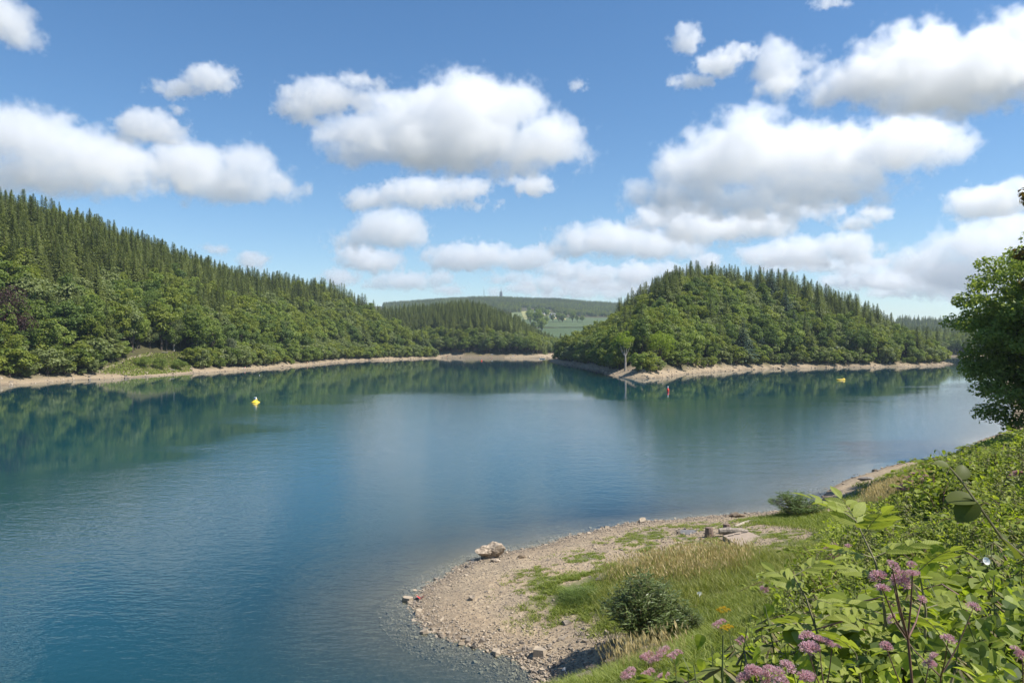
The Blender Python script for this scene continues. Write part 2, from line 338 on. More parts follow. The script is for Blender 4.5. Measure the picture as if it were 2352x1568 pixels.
# ---------------------------------------------------------------- the lake
def water_material():
    m, t, b = newmat('lake_water'); t.nodes.remove(b); L = t.links; out = t.nodes['Material Output']
    g = nd(t, 'ShaderNodeNewGeometry'); P = g.outputs['Position']
    ad = nd(t, 'ShaderNodeAttribute'); ad.attribute_name = 'depth'; aw = nd(t, 'ShaderNodeAttribute'); aw.attribute_name = 'wind'
    mp = nd(t, 'ShaderNodeMapping'); mp.inputs['Scale'].default_value = (.55, 1.0, 1); mp.inputs['Rotation'].default_value = (0, 0, .25); L.new(P, mp.inputs[0])
    n1 = noise(t, 2.6, 3, .55, mp.outputs[0]); n2 = noise(t, .55, 2, .5, mp.outputs[0])
    hgt = mth(t, 'ADD', mth(t, 'MULTIPLY', n1, .022), mth(t, 'MULTIPLY', n2, .024))
    # streaks where a breeze roughens the surface
    ms = nd(t, 'ShaderNodeMapping'); ms.inputs['Scale'].default_value = (.012, .055, 1); ms.inputs['Rotation'].default_value = (0, 0, -.06); L.new(P, ms.inputs[0])
    st = noise(t, 1.0, 4, .6, ms.outputs[0])
    amp = mth(t, 'ADD', aw.outputs['Fac'], mth(t, 'MULTIPLY', mth(t, 'SUBTRACT', st, .5), 1.9))
    mr = nd(t, 'ShaderNodeMapRange'); mr.interpolation_type = 'SMOOTHSTEP'
    L.new(amp, mr.inputs['Value']); mr.inputs['From Min'].default_value = .22; mr.inputs['From Max'].default_value = .80; mr.inputs['To Min'].default_value = .045; mr.inputs['To Max'].default_value = 1.0
    bp = nd(t, 'ShaderNodeBump'); L.new(mr.outputs[0], bp.inputs['Strength']); bp.inputs['Distance'].default_value = 1.0; L.new(hgt, bp.inputs['Height'])
    gl = nd(t, 'ShaderNodeBsdfGlossy'); gl.inputs['Roughness'].default_value = .045; L.new(bp.outputs[0], gl.inputs['Normal']); gl.inputs['Color'].default_value = (.96, .97, .98, 1)
    fr = nd(t, 'ShaderNodeFresnel'); fr.inputs['IOR'].default_value = 1.333
    b2 = nd(t, 'ShaderNodeBump'); L.new(mth(t, 'MULTIPLY', mr.outputs[0], .3), b2.inputs['Strength']); b2.inputs['Distance'].default_value = 1.0; L.new(hgt, b2.inputs['Height']); L.new(b2.outputs[0], fr.inputs['Normal'])
    df = nd(t, 'ShaderNodeBsdfDiffuse'); df.inputs['Color'].default_value = (.005, .050, .066, 1)
    tp = nd(t, 'ShaderNodeBsdfTransparent'); tp.inputs['Color'].default_value = (.80, .88, .86, 1)
    al = mth(t, 'SUBTRACT', 1.0, mth(t, 'POWER', 2.718, mth(t, 'MULTIPLY', ad.outputs['Fac'], -.95)))
    body = nd(t, 'ShaderNodeMixShader'); L.new(al, body.inputs[0]); L.new(tp.outputs[0], body.inputs[1]); L.new(df.outputs[0], body.inputs[2])
    mx = nd(t, 'ShaderNodeMixShader'); L.new(fr.outputs[0], mx.inputs[0]); L.new(body.outputs[0], mx.inputs[1]); L.new(gl.outputs[0], mx.inputs[2])
    L.new(mx.outputs[0], out.inputs[0])
    return m
WINDY = [W0(*p) for p in [(-700, 1240), (0, 1100), (250, 1050), (430, 1000), (455, 955), (560, 935), (700, 912), (1000, 902), (1300, 905), (1600, 920), (1900, 905), (2100, 885), (2400, 872), (3000, 1000), (3400, 1700), (-1500, 1900)]]
_xs2 = spaced(-420, 520, -8, 58, .9, 1.05); _ys2 = spaced(8, 900, 20, 98, .9, 1.045)
wV, wF = grid_mesh(_xs2, _ys2, lambda X, Y: X * 0)
_wz = height(wV[:, 0], wV[:, 1])
wF = wF[(_wz[wF].min(1) < .25)]
lake_me = mesh('lake', [(wV, wF)], True)
attr(lake_me, 'depth', np.maximum(-_wz, 0))
_ww = sdist(wV[:, 0], wV[:, 1], WINDY); attr(lake_me, 'wind', sstep(-.2, .3, _ww / np.maximum(wV[:, 1], 40)) * (1 - .8 * np.exp(-np.maximum(-_wz, 0) / .25)))
tag(obj('lake', lake_me, water_material()), 'blue green reservoir water reflecting sky and woods', kind='structure')
# ---------------------------------------------------------------- clouds: cumulus of real vapour, base about a kilometre up
def cloud_material():
    m = bpy.data.materials.new('cloud'); m.use_nodes = True; t = m.node_tree; t.nodes.clear()
    o = nd(t, 'ShaderNodeOutputMaterial'); v = nd(t, 'ShaderNodeVolumeScatter'); a = nd(t, 'ShaderNodeAttribute'); a.attribute_name = 'density'
    v.inputs['Color'].default_value = (.968, .968, .968, 1); v.inputs['Anisotropy'].default_value = .35
    t.links.new(a.outputs['Fac'], v.inputs['Density']); t.links.new(v.outputs[0], o.inputs['Volume'])
    return m
M_CLOUD = cloud_material()
def cloud(label, ells, base, seed, dens=1.0, vox=3.0, Hb=1000.0):
    D = (Hb - CZ) * F / (HY - base); k = D / F; rg = random.Random(seed)
    x0 = min(e[0] - e[2] for e in ells); x1 = max(e[0] + e[2] for e in ells); y0 = min(e[1] - e[3] for e in ells); y1 = max(e[1] + e[3] for e in ells); cx = (x0 + x1) / 2
    ng = bpy.data.node_groups.new('cloud', 'GeometryNodeTree'); ng.interface.new_socket('Geometry', in_out='OUTPUT', socket_type='NodeSocketGeometry')
    N, K = ng.nodes, ng.links; out = N.new('NodeGroupOutput'); vc = N.new('GeometryNodeVolumeCube'); pos = N.new('GeometryNodeInputPosition').outputs[0]; sm = N.new('GeometryNodeSetMaterial')
    sm.inputs['Material'].default_value = M_CLOUD; K.new(vc.outputs[0], sm.inputs[0]); K.new(sm.outputs[0], out.inputs[0])
    def vm(op, a, b=None):
        n = N.new('ShaderNodeVectorMath'); n.operation = op; K.new(a, n.inputs[0])
        if b is not None: n.inputs[1].default_value = b
        return n.outputs['Value'] if op == 'LENGTH' else n.outputs[0]
    def nz(sc, det, ro, off):
        n = N.new('ShaderNodeTexNoise'); n.inputs['Scale'].default_value = 1 / (sc * k); n.inputs['Detail'].default_value = det; n.inputs['Roughness'].default_value = ro
        K.new(vm('ADD', pos, (seed * 977.0 + off, off, 0)), n.inputs['Vector']); return mth(ng, 'SUBTRACT', n.outputs[0], .5)
    f = None; dep = 0; hmax = max(e[3] for e in ells); sz_ = min(1.0, max(.25, hmax / 60))
    for (ex, ey, rx, ry) in ells:
        rd = min(rx, ry * 1.7) * .85; dep = max(dep, rd); c = ((ex - cx) * k, rg.uniform(-.25, .25) * rd * k, (y1 - ey) * k)
        p = vm('MULTIPLY', vm('SUBTRACT', pos, c), (1 / (rx * k), 1 / (rd * k), 1 / (ry * k)))
        q = mth(ng, 'MULTIPLY', mth(ng, 'SUBTRACT', 1.0, vm('LENGTH', p)), min(ry, 60) * k)
        f = q if f is None else mth(ng, 'SMOOTH_MAX', f, q, 5 * k)
    f = mth(ng, 'ADD', f, mth(ng, 'MULTIPLY', nz(95 * sz_, 2, .5, 0), 60 * k * sz_))
    f = mth(ng, 'ADD', f, mth(ng, 'MULTIPLY', nz(46 * max(sz_, .45), 8, .66, 31), 135 * k * max(sz_, .4)))
    f = mth(ng, 'ADD', f, 2.2 * k * max(sz_, .55))
    mr = N.new('ShaderNodeMapRange'); K.new(f, mr.inputs['Value']); mr.inputs['From Max'].default_value = 16 * k * max(sz_, .5); mr.inputs['To Max'].default_value = .021 / k * dens / max(sz_, .45) ** .7
    fr = N.new('ShaderNodeMapRange'); K.new(f, fr.inputs['Value']); fr.inputs['From Min'].default_value = -7 * k * max(sz_, .5); fr.inputs['To Max'].default_value = .0004 / k * dens
    K.new(mth(ng, 'ADD', mr.outputs[0], fr.outputs[0]), vc.inputs['Density'])
    pad = 14; mn = ((x0 - cx - pad) * k, -(dep * 1.2 + pad) * k, -pad * k); mx = ((x1 - cx + pad) * k, (dep * 1.2 + pad) * k, (y1 - y0 + pad) * k)
    vc.inputs['Min'].default_value = mn; vc.inputs['Max'].default_value = mx
    for ax, a, b in zip('XYZ', mn, mx): vc.inputs['Resolution ' + ax].default_value = max(10, int((b - a) / (vox * max(sz_, .6) * k)))
    me = bpy.data.meshes.new('cloud'); me.materials.append(M_CLOUD)
    o = obj('cloud', me, loc=((cx - CX) * k, D, CZ + (HY - y1) * k)); md = o.modifiers.new('vapour', 'NODES'); md.node_group = ng
    tag(o, label, group='fair weather clouds', kind='structure')
CLOUDS = [
 ('largest white cumulus high over the middle of the lake', [(825, 318, 95, 50), (930, 275, 110, 75), (1060, 252, 140, 78), (1165, 252, 88, 72), (1060, 330, 260, 65), (1235, 325, 110, 60), (1310, 350, 70, 36), (1120, 372, 190, 30)], 400),
 ('long flat cloud just under the largest cumulus', [(860, 458, 72, 25), (960, 440, 110, 34), (1065, 435, 72, 28), (1105, 470, 40, 12)], 482),
 ('small ragged puff below the right end of the largest cumulus', [(1228, 428, 42, 26), (1180, 415, 30, 12)], 455),
 ('dome shaped cloud left of centre above the far ridge', [(905, 523, 75, 45), (868, 545, 95, 28), (955, 540, 40, 28), (785, 553, 42, 15)], 572),
 ('small low cloud under the dome shaped one', [(845, 597, 72, 24), (805, 588, 40, 18)], 622),
 ('slanting cloud up and left of the largest cumulus', [(745, 218, 98, 38), (828, 188, 55, 20), (682, 250, 46, 24), (705, 278, 36, 14)], 285),
 ('thin torn cloud high in the upper left sky', [(482, 180, 58, 30), (410, 206, 48, 20), (358, 206, 22, 8), (515, 202, 18, 18)], 232),
 ('broad cloud at the left edge over the wooded hill', [(50, 312, 130, 62), (180, 345, 140, 58), (265, 385, 100, 52), (100, 400, 190, 48), (250, 432, 110, 22), (-120, 350, 120, 80)], 452),
 ('rounded cloud leaning on top of the broad left cloud', [(345, 293, 75, 38), (300, 315, 40, 18)], 335),
 ('tapering right half of the left cloud bank', [(430, 372, 90, 55), (572, 385, 70, 55), (520, 420, 150, 42), (645, 435, 55, 22)], 465),
 ('cloud cut off by the top left corner', [(15, 45, 60, 55), (52, 85, 38, 25), (-60, 20, 80, 60)], 112),
 ('widest cloud, stretched over the wooded headland', [(1610, 380, 110, 60), (1720, 345, 130, 82), (1880, 350, 160, 72), (2050, 330, 140, 64), (2160, 345, 60, 55), (1560, 445, 130, 38), (1700, 470, 180, 38), (1870, 425, 180, 45)], 512),
 ('grey layered cloud under the widest one', [(1560, 500, 110, 32), (1640, 528, 130, 34), (1740, 515, 80, 36), (1860, 478, 90, 24)], 562),
 ('big bright cloud in the upper right corner', [(1985, 190, 110, 52), (2100, 140, 130, 76), (2230, 170, 140, 88), (2350, 105, 80, 95), (2085, 225, 130, 36), (1905, 215, 50, 28), (2460, 120, 120, 110)], 262),
 ('upright cloud left of the upper right cloud', [(1800, 150, 55, 64), (1790, 208, 52, 24), (1850, 150, 34, 24)], 238),
 ('wispy streak of cloud in the upper right sky', [(1645, 150, 48, 28), (1592, 185, 46, 16), (1697, 122, 44, 20)], 208),
 ('small square puff above the wispy streak', [(1578, 88, 34, 34)], 126),
 ('cloud scrap at the top edge right of centre', [(1905, 6, 42, 12)], 20),
 ('cloud high behind the big tree at the right', [(2260, 462, 78, 42), (2335, 450, 64, 40)], 502),
 ('thin slanting cloud right of the widest one', [(1972, 512, 42, 18), (2012, 490, 36, 20)], 532),
 ('low grey cloud bank behind the big tree', [(2260, 565, 110, 42), (2345, 540, 80, 50), (2150, 602, 120, 28), (2235, 622, 140, 36), (2335, 625, 80, 46), (2085, 602, 60, 24)], 668),
 ('low cloud above the right slope of the headland', [(1840, 582, 92, 28), (1940, 570, 66, 28), (1760, 592, 72, 20)], 612),
 ('long cloud left of the headland top', [(1400, 550, 120, 30), (1330, 567, 74, 20), (1490, 560, 100, 27), (1565, 576, 52, 17)], 594),
 ('long low cloud over the far ridge', [(1080, 590, 100, 26), (1200, 592, 92, 21), (1020, 607, 52, 15)], 622),
 ('small flat cloud left above the far ridge', [(930, 647, 78, 17), (880, 656, 42, 11), (1000, 641, 42, 13)], 672),
 ('low clouds between far ridge and headland', [(1300, 622, 62, 19), (1372, 632, 52, 17), (1460, 632, 62, 23), (1532, 622, 52, 17)], 660),
 ('tiny cloud just above the left part of the far ridge', [(1028, 668, 40, 11)], 682),
 ('tiny cloud beside the radio tower', [(1200, 666, 36, 13), (1255, 679, 46, 10), (1137, 672, 20, 8)], 690),
 ('faint cloud behind the left foot of the headland', [(1340, 668, 62, 16), (1412, 672, 62, 14)], 690),
 ('low puff above the end of the left ridge', [(780, 640, 46, 16)], 656),
 ('white puff peeping over the left ridge', [(580, 600, 40, 16), (498, 576, 26, 10)], 616),
 ('puff just above the headland summit', [(1625, 603, 38, 16)], 626),
 ('pale low clouds right of the headland', [(2130, 655, 72, 16), (2050, 672, 62, 12), (1950, 645, 62, 18), (2200, 690, 60, 10)], 705),
 ('broad pale cloud low between far ridge and headland', [(1270, 652, 70, 16), (1180, 640, 60, 10), (1340, 648, 60, 14), (1420, 655, 70, 15), (1490, 662, 60, 14)], 676),
 ('grey layer low in the gap right of the headland', [(2060, 640, 90, 20), (2160, 632, 100, 22), (2280, 650, 110, 24), (1990, 622, 70, 16), (2200, 672, 120, 15)], 694),
 ('low pale cloud behind the right slope of the headland', [(1890, 612, 90, 14), (1990, 600, 60, 12), (1800, 615, 60, 12), (2030, 650, 80, 14)], 640),
 ('tiny scrap right of the largest cumulus', [(1326, 195, 18, 12)], 210),
 ('tiny scrap above the tapering left cloud', [(404, 253, 18, 10)], 265),
]
for i, (lab, ells, base) in enumerate(CLOUDS): cloud(lab, [(a, b - (2 if base > 575 else 0), c * 1.03, d * (1.3 if base > 575 else 1.0)) for a, b, c, d in ells], base, i + 1)
# ---------------------------------------------------------------- trees
M_BARK = plain('bark', (.10, .075, .055), .9, .4, 3.0, .5)
M_PALEBARK = plain('pale_bark', (.42, .37, .31), .85, .3, 2.0, .3)
M_SPRUCE = leafmat('spruce_needles', (.092, .116, .034), (.152, .180, .052), (.235, .262, .080), .38, .6)
M_FIR = leafmat('blue_fir_needles', (.035, .062, .040), (.055, .09, .055), (.085, .125, .075), .18, .5, (1.1, 1.2, .8))
M_BROAD = leafmat('broad_leaves', (.120, .165, .032), (.190, .245, .050), (.285, .34, .08), .45, .66)
M_PALE = leafmat('pale_leaves', (.145, .18, .06), (.205, .24, .085), (.28, .31, .125), .38, .5)
M_YELLOWISH = leafmat('yellow_green_leaves', (.15, .18, .028), (.215, .25, .04), (.30, .33, .065), .44, .5)
M_DEEP = leafmat('deep_green_leaves', (.075, .118, .028), (.12, .172, .040), (.185, .24, .062), .4, .5)
M_LIME = leafmat('lime_leaves', (.15, .22, .018), (.225, .30, .026), (.32, .38, .05), .45, .3)
M_COPPER = leafmat('copper_leaves', (.035, .018, .018), (.06, .03, .028), (.10, .055, .045), .25, .3, (1.5, .7, .5))
M_OAK = leafmat('oak_leaves', (.15, .20, .04), (.25, .31, .065), (.36, .41, .11), .48, .12)
M_RUST = leafmat('tired_maple_leaves', (.10, .085, .02), (.15, .12, .03), (.20, .15, .04), .4, .2, (1.4, 1.1, .5))

def gen_spruce(seed, H=22., R=3.0, start=.10, dens=1.0):
    r = np.random.default_rng(seed); pos = []; nv = []; up = []; sc = []
    z = H * start
    while z < H * .985:
        q = (z - H * start) / (H * (1 - start)); L = R * (1 - q) ** 1.0 * r.uniform(.86, 1.1) + .12
        nb = int((5 + 6 * (1 - q)) * dens) + 2; a0 = r.uniform(0, 6.28)
        for j in range(nb):
            a = a0 + j * 6.283 / nb + r.normal() * .22; l = L * r.uniform(.62, 1.18); dx, dy = math.cos(a), math.sin(a)
            tilt = .32 - .75 * (1 - q) * r.uniform(.6, 1.2)
            n = max(2, int(l / .62))
            for i in range(n):
                u = (i + .75) / n; p = np.array([dx * l * u, dy * l * u, z + tilt * l * u * .55 - .12 * (l * u) ** 1.3 * .35]); p[2] = max(p[2], .3)
                pos.append(p + r.normal(size=3) * .08); nv.append(np.array([dx * .55 + r.normal() * .35, dy * .55 + r.normal() * .35, 1.0])); up.append((dx + r.normal() * .4, dy + r.normal() * .4, tilt - .45))
                sc.append((r.uniform(.95, 1.45) * (.55 + .6 * (1 - u * .5)) * (.22 + .88 * (1 - q)), r.uniform(1.0, 1.5) * (.28 + .72 * (1 - q)), 1.0))
        z += r.uniform(.34, .58) * (1.15 - .5 * q)
    pos.append(np.array([0, 0, H * .97])); nv.append(np.array([1., 0, 0])); up.append((0, 0, 1)); sc.append((.25, 1.5, .3))
    pos = np.array(pos); nv = np.array(nv); up = np.array(up); sc = np.array(sc)
    y = nrm(up); x = nrm(np.cross(y, nv)); zc = np.cross(x, y); Rm = np.stack([x, y, zc], -1)
    V, Fc = scatter(KITE[0], KITE[1], pos, Rm, sc)
    tv, tf = tube([(0, 0, -1.5), (0, 0, H * .4), (0, 0, H * .97)], [.26, .17, .02], 6)
    return (V, Fc), (tv, tf)

def gen_broad(seed, H=16., R=5.0, base=.18, nblob=26, leaves=105, leaf=.62, squash=1.0, droop=0.0):
    r = np.random.default_rng(seed); c0 = H * (base + (1 - base) / 2); rz = H * (1 - base) / 2 * .92
    cen = []; rad = []
    while len(cen) < nblob:
        d = nrm(r.normal(size=3)); q = r.uniform(.35, .80); p = d * q * np.array([R, R, rz]); p[2] *= squash
        p[:2] *= 1.12 - .25 * max(0, p[2] / rz)
        rr = r.uniform(.24, .40) * R * (1.1 - .3 * q)
        if all(np.linalg.norm(p - c) > .33 * (rr + s) for c, s in zip(cen, rad)): cen.append(p); rad.append(rr)
        elif r.random() < .02: cen.append(p); rad.append(rr)
    pos = []; nv = []; up = []
    for c, s in zip(cen, rad):
        n = int(leaves * (s / (.32 * R)) ** 1.6)
        d = nrm(r.normal(size=(n, 3))); d[:, 2] += .18; d = nrm(d); q = r.uniform(.35, 1.0, n)[:, None] ** .45
        p = c + d * s * q * np.array([1.05, 1.05, .82]); p[:, 2] -= droop * r.random(n)
        pos.append(p); nv.append(d * .8 + np.array([0, 0, .5]) + r.normal(size=(n, 3)) * .55); up.append(d)
    pos = np.concatenate(pos); nv = np.concatenate(nv); pos[:, 2] += c0; pos[:, 2] = np.maximum(pos[:, 2], .25)
    V, Fc = scatter(KITE[0] * np.array([1.25, 1, 1.6]), KITE[1], pos, frames(nv, r), leaf * r.uniform(.6, 1.35, len(pos)))
    parts = [tube([(0, 0, -1.2), (r.normal() * .1, r.normal() * .1, H * base), (r.normal() * .3, r.normal() * .3, c0)], [.03 * H * .62, .03 * H * .5, .03 * H * .25], 7)]
    for i in np.argsort([-c[2] for c in cen])[::3][:9]:
        e = cen[i] + np.array([0, 0, c0]); a = np.array([0, 0, H * (base * .9 + .08 * r.random())]); m = (a + e) / 2 + np.array([0, 0, .04 * H]); parts.append(tube([a, m, e], [.012 * H, .008 * H, .002 * H], 5))
    return (V, Fc), parts

SPR = []; BRO = []; SHR = []
for i in range(5):
    cr, tr = gen_spruce(10 + i, 22, [4.6, 5.2, 4.2, 5.6, 4.9][i], [.12, .10, .2, .06, .15][i]); SPR.append((mesh('spruce_crown', [cr]), mesh('spruce_trunk', [tr])))
for i in range(6):
    H, R, bs = [(16, 5.2, .16), (17, 4.4, .15), (14, 5.6, .18), (18, 4.8, .2), (15, 4.6, .1), (13, 5.0, .1)][i]
    cr, tr = gen_broad(40 + i, H, R, bs); BRO.append((mesh('broadleaf_crown', [cr]), mesh('broadleaf_trunk', tr)))
for i in range(3):
    cr, tr = gen_broad(60 + i, 5.5, [2.6, 2.2, 3.0][i], .02, 16, 80, .42); SHR.append((mesh('shrub_crown', [cr]), mesh('shrub_stems', tr)))
CONE = SPR
for a, b in SPR: a.materials.append(M_SPRUCE); b.materials.append(M_BARK)
for a, b in BRO + SHR: a.materials.append(M_BROAD); b.materials.append(M_BARK)

def set_mat(o, m):
    o.material_slots[0].link = 'OBJECT'; o.material_slots[0].material = m
def tree(name, kind, pos, s, rz, label, cat, group=None, mat=None, wide=1.0):
    e = empty(name, pos, rz, (s * wide, s * wide, s)); cr = obj('crown', kind[0], parent=e); obj('trunk', kind[1], parent=e)
    if mat is not None: set_mat(cr, mat)
    tag(e, label, cat, group); return e

# where trees stand
def jgrid(x0, x1, y0, y1, step, seed):
    r = np.random.default_rng(seed); X, Y = np.meshgrid(np.arange(x0, x1, step), np.arange(y0, y1, step)); X = X.ravel(); Y = Y.ravel()
    return X + r.uniform(-.42, .42, len(X)) * step, Y + r.uniform(-.42, .42, len(Y)) * step, r
TREES = []      # x, y, z, kind ('S','B','H'), variant, scale, wide, rz, zone
def sow(x, y, r, zone, sd, spruce_p, hs=(.62, 1.22), hb=(.65, 1.42), edge=0, edge_kind=None):
    z = height(x, y)
    for i in range(len(x)):
        if sd[i] < edge: continue
        if edge_kind and sd[i] < edge + edge_kind: k = 'H'
        else: k = 'S' if r.random() < spruce_p[i] else 'B'
        if k == 'S': TREES.append((x[i], y[i], z[i], k, r.integers(5), r.uniform(*hs), r.uniform(1.0, 1.65), r.uniform(0, 6.28), zone))
        elif k == 'B': TREES.append((x[i], y[i], z[i], k, r.integers(6), r.uniform(*hb), r.uniform(.85, 1.15), r.uniform(0, 6.28), zone))
        else: TREES.append((x[i], y[i], z[i], k, r.integers(3), r.uniform(.6, 1.5) ** 1.6, r.uniform(.8, 1.4), r.uniform(0, 6.28), zone))
CLEAR = [(lambda x, y: sdist(x, y, PATCH))]
PATCH = hits([(225, 858), (250, 842), (300, 823), (340, 812), (440, 812), (440, 853), (300, 864)])
def in_view(x, y, m=1.03): return (x / y > -.70 * m - 20 / y) & (x / y < .70 * m + 20 / y) & (y > 20)
# left hillside
x, y, r = jgrid(-420, -40, 130, 780, 5.0, 1); m = in_view(x, y); x, y = x[m], y[m]; sd = sdist(x, y, LEFT); m = (sd > 5) & (sd < 250); x, y, sd = x[m], y[m], sd[m]
m = sdist(x, y, PATCH) < -1.0; x, y, sd = x[m], y[m], sd[m]
px_ = CX + F * x / y; line = np.interp(px_, [-100, 0, 150, 400, 500, 650, 800, 900, 1000], [62, 62, 50, 58, 40, 62, 60, 46, 90]) + fbm(x / 30, y / 30, 3) * 26
sp = np.clip(.5 + (sd - line) / 16, .05, .97); sp = np.where((fbm(x / 45 + 9, y / 45, 2) > .33) & (px_ > 560) & (sd > line), .12, sp)
sow(x, y, r, 'left', sd, sp, edge=5.2, edge_kind=6.5)
x2, y2, r2 = jgrid(-420, -40, 130, 780, 3.0, 11); m = in_view(x2, y2); x2, y2 = x2[m], y2[m]; s2 = sdist(x2, y2, LEFT); m = (s2 > 5.2) & (s2 < 17) & (sdist(x2, y2, PATCH) < -.6); sow(x2[m], y2[m], r2, 'left', s2[m], np.zeros(m.sum()), edge=5.2, edge_kind=20)
# headland
x, y, r = jgrid(20, 290, 250, 575, 4.7, 2); sd = sdist(x, y, ISLE); m = (sd > 3.6) & in_view(x, y); x, y, sd = x[m], y[m], sd[m]
TIP = hits([(1425, 852), (1455, 836), (1490, 826), (1530, 836), (1552, 850), (1545, 862), (1440, 864)]); m = sdist(x, y, TIP) < -.5; x, y, sd = x[m], y[m], sd[m]
px_ = CX + F * x / y; line = np.interp(px_, [1260, 1400, 1550, 1600, 1760, 1800, 1950, 2100], [60, 44, 40, 74, 70, 52, 30, 22]) + fbm(x / 22, y / 22, 3) * 12
sow(x, y, r, 'head', sd, np.clip(.5 + (sd - line) / 9, .04, .95), hs=(.6, 1.08), hb=(.6, 1.15), edge=3.6, edge_kind=3.0)
x2, y2, r2 = jgrid(20, 290, 250, 575, 3.2, 12); s2 = sdist(x2, y2, ISLE); m = (s2 > 3.6) & (s2 < 9) & in_view(x2, y2) & (sdist(x2, y2, TIP) < -.3) & (r2.random(len(x2)) < .6); sow(x2[m], y2[m], r2, 'head', s2[m], np.zeros(m.sum()), edge=3.6, edge_kind=20)
# hill behind the inlet
x, y, r = jgrid(-200, 80, 640, 900, 5.2, 3); sd = sdist(x, y, BACK); m = (sd > 11) & in_view(x, y); x, y, sd = x[m], y[m], sd[m]
sow(x, y, r, 'inlet', sd, np.clip(.5 + (sd - 37 - fbm(x / 30, y / 30, 2) * 10) / 8, .05, .97), hs=(.75, 1.0), hb=(.8, 1.1), edge=11)
# wood on the far right shore
x, y, r = jgrid(280, 620, 690, 1060, 7.5, 4); sd = sdist(x, y, RIGHT); m = (sd > 8) & (x / y > .5) & (x / y < .66); x, y, sd = x[m], y[m], sd[m]
sow(x, y, r, 'farright', sd, np.full(len(x), .35), hs=(.9, 1.1), hb=(1., 1.2), edge=8)
# far woods
def farland(x, y):
    pxx = CX + F * x / y
    field = (y > 1150) & (y < 2350) & (pxx > 1180) & (pxx < 1420)
    return ~field
x, y, r = jgrid(-560, 680, 2120, 3420, 11, 5); pxx = CX + F * x / y; m = (pxx > 880) & (pxx < 1480) & ~((y < 2420) & (pxx > 1195) & (pxx < 1272)); x, y = x[m], y[m]
sow(x, y, r, 'ridge', np.full(len(x), 99.), np.clip(.55 + fbm(x / 200, y / 200, 2) * .9, .05, .95), hs=(.7, 1.0), hb=(.8, 1.1))
x, y, r = jgrid(-330, 60, 930, 2250, 13, 6); pxx = CX + F * x / y; m = (pxx > 885) & (pxx < 1195) & (y < 1500 + 400 * vnoise(x / 200, y / 300)); x, y = x[m], y[m]
sow(x, y, r, 'ridge', np.full(len(x), 99.), np.full(len(x), .5), hs=(.7, .95), hb=(.8, 1.0))
x, y, r = jgrid(700, 1150, 1280, 1720, 8.5, 8); pxx = CX + F * x / y; m = (pxx > 2060) & (pxx < 2260); x, y = x[m], y[m]
sow(x, y, r, 'ridge', np.full(len(x), 99.), np.full(len(x), .82), hs=(.8, 1.05), hb=(.9, 1.1))
x, y, r = jgrid(28, 130, 640, 1120, 8, 9); sd = sdist(x, y, BACK); pxx = CX + F * x / y; m = (sd > 8) & (pxx > 1205) & (pxx < 1300) & (y < 900 + 120 * vnoise(x / 40, y / 40)); x, y = x[m], y[m]
sow(x, y, r, 'inlet', np.full(len(x), 99.), np.full(len(x), .12), hb=(.55, .85), hs=(.6, .8))

_T0 = np.array([(t[0], t[1], t[2], t[5]) for t in TREES])
# which of them show: walk outwards along each sight column and keep those whose tops clear what stands before them
def visible_share():
    az = np.floor((_T0[:, 0] / _T0[:, 1]) * 700 / 2.0).astype(int); hs = np.array([22. if t[3] == 'S' else (16. if t[3] == 'B' else 5.5) for t in TREES]) * _T0[:, 3]
    top = (_T0[:, 2] + hs - CZ) / _T0[:, 1]; order = np.argsort(_T0[:, 1]); hor = {}; share = np.zeros(len(TREES))
    for i in order:
        wid = max(1, int(2.4 / _T0[i, 1] * 350)); ks = range(az[i] - wid, az[i] + wid + 1); b = np.mean([hor.get(k, -1.) for k in ks])
        bot = (_T0[i, 2] - CZ) / _T0[i, 1]; vis = top[i] - max(b, bot); share[i] = max(0, vis) * wid * 2
        for k in ks: hor[k] = max(hor.get(k, -1.), top[i] - .12 * hs[i] / _T0[i, 1])
    return share
SHARE = visible_share()
def describe(k, zone, x, y, z, sd):
    """name, label, category, group of one tree by its kind, zone, landmark beside it and height on the slope"""
    px = CX + F * x / y
    nm = {'S': 'spruce_tree', 'B': 'broadleaf_tree', 'H': 'waterside_shrub'}[k]; w = {'S': 'dark green spruce', 'B': 'leafy green tree', 'H': 'low rounded shrub'}[k]; cat = 'shrub' if k == 'H' else 'tree'
    if zone == 'left':
        col = 'behind the copper beech' if px < 130 else 'left of the broad bright tree' if px < 240 else 'above the path clearing' if px < 440 else 'beyond the slim pale birch' if px < 600 else 'behind the person standing on the shore' if px < 760 else 'towards the point of the left shore'
        row = 'low by the beach' if sd < 22 else 'on the lower hillside' if sd < 60 else 'on the middle hillside' if sd < 115 else 'near the skyline of the left hill'
    elif zone == 'head':
        col = 'at the left end of the headland' if px < 1400 else 'above the headland tip' if px < 1560 else 'left of the headland middle' if px < 1720 else 'right of the headland middle' if px < 1880 else 'above the raft on the headland' if px < 2010 else 'at the right end of the headland'
        row = 'by the stony rim' if sd < 14 else 'on the lower slope' if sd < 38 else 'on the upper slope' if sd < 64 else 'near the summit'
    elif zone == 'inlet':
        col = 'left of the inlet beach towels' if px < 1090 else 'behind the inlet beach towels' if px < 1170 else 'above the rowing boat in the inlet'; row = 'by the sand' if sd < 34 else 'higher up the hill'
    else: col = 'across the water'; row = 'on the distant right shore'
    return nm, (w + ' ' + row + ', ' + col), cat, w + 's ' + row + ' ' + col
KIND = {'S': SPR, 'B': BRO, 'H': SHR}
single = set()
for k in 'SBH':
    idx = [i for i, t in enumerate(TREES) if t[3] == k and t[8] != 'ridge' and SHARE[i] > 0]; idx.sort(key=lambda i: -SHARE[i]); single.update(idx[:285])
CRX = {}
